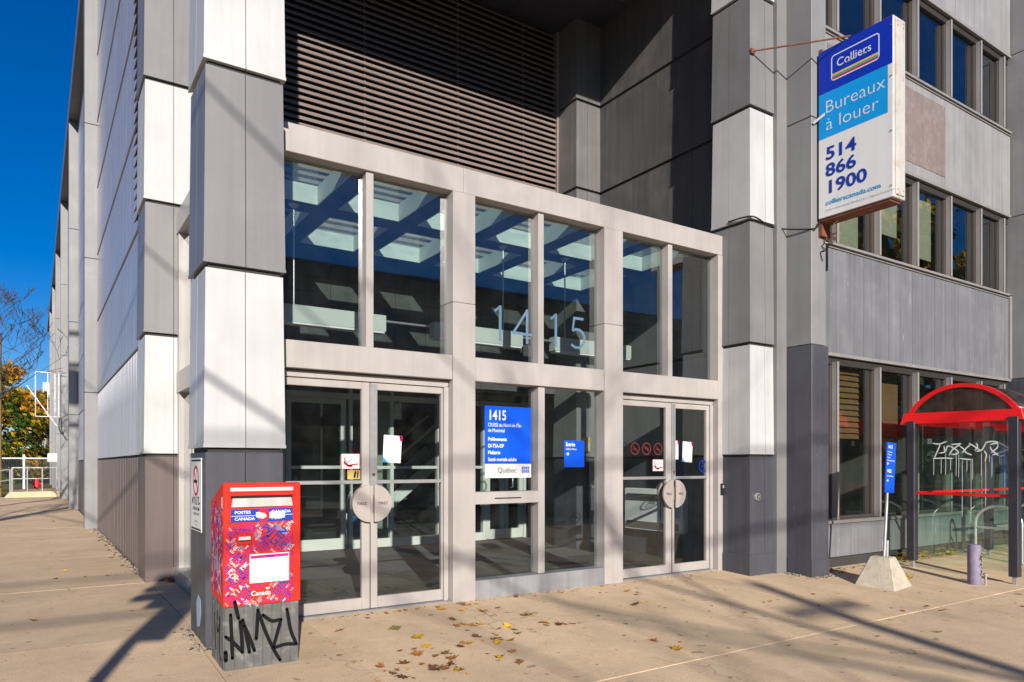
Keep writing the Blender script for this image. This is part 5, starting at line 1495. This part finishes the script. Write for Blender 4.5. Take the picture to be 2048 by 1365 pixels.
for p in KN[11:32]:
    for k_ in range(2): leaf(p[0] + rl.gauss(0, .10), p[1] + rl.gauss(0, .10), rl.uniform(.04, .12))
for i in range(45): leaf(rl.uniform(1.9, 7.2), rl.uniform(3.4, 6.25), rl.uniform(.025, .065))
for i in range(26): leaf(rl.uniform(6.5, 12.0), rl.uniform(3.2, 5.3), rl.uniform(.03, .09))
for i in range(10): leaf(rl.uniform(8.75, 10.2), rl.uniform(5.55, 5.78), rl.uniform(.07, .12))
for i in range(48): leaf(rl.uniform(10.6, 12.4), rl.gauss(5.68, .06), rl.uniform(.09, .15), rl.choice(('litter_y', 'litter_y', 'litter_o')), gz(5.6) + rl.uniform(0, .12))
leaf(9.45, 4.95, .17, 'litter_o'); leaf(9.5, 4.92, .15, 'litter_y')
for i in range(26): leaf(rl.uniform(-1.2, 1.0), rl.uniform(7.5, 24), rl.uniform(.05, .10))
for i in range(14): leaf(rl.uniform(.95, 1.12), rl.uniform(11, 18.5), rl.uniform(.06, .11))
leaf(1.35, 9.40, .16, 'litter_y'); leaf(1.39, 9.38, .14, 'litter_g'); leaf(3.30, 6.72, .11, 'litter_y', .002)

MT['grit'] = surf('mortar_grit', (.26, .21, .155), .95, 0, .1, .2, 20)
# crumbled mortar and grit along the foot of the walls
rg = random.Random(3)
q = MB()
def grit(x, y, r_):
    z = gz(y); pts = [Vector((x + r_ * rg.uniform(.5, 1) * math.cos(a), y + r_ * rg.uniform(.5, 1) * math.sin(a), z)) for a in [k_ * math.pi / 3 for k_ in range(6)]]
    top = [p.lerp(Vector((x, y, z)), .45) + ZV * r_ * rg.uniform(.25, .6) for p in pts]
    q.add(pts + top, [(i, (i + 1) % 6, 6 + (i + 1) % 6, 6 + i) for i in range(6)] + [tuple(range(6, 12))], rg.choice((0, 0, 1)))
for i in range(150): grit(8.2 + rg.random() * .5, 5.53 - abs(rg.gauss(0, .035)), rg.uniform(.008, .03))
for i in range(60): grit(8.22 + rg.uniform(0, .1), 5.62 + rg.uniform(0, .28), rg.uniform(.01, .035))
for i in range(130): grit(1.1 - abs(rg.gauss(0, .05)), 6.0 + rg.uniform(-.1, .7), rg.uniform(.006, .022))
for i in range(90): grit(1.11 + rg.uniform(-.02, .55), 5.96 - abs(rg.gauss(0, .03)), rg.uniform(.006, .02))
for i in range(320): grit(1.15 - abs(rg.gauss(0, .05)), rg.uniform(10.2, 18.2), rg.uniform(.01, .03))
for i in range(260): grit(rg.uniform(1.8, 7.7), 6.40 - abs(rg.gauss(0, .03)), rg.uniform(.004, .014))
for i in range(200): grit(rg.uniform(8.7, 13), 5.80 - abs(rg.gauss(0, .06)), rg.uniform(.006, .025))
tag(q.build('mortar_grit', ['grit', 'grout']), 'loose mortar crumbs and grit along the foot of the walls', 'grit', kind='stuff')
for i in range(22): leaf(rl.uniform(1.9, 7.4), 6.36 - abs(rl.gauss(0, .06)), rl.uniform(.04, .09))
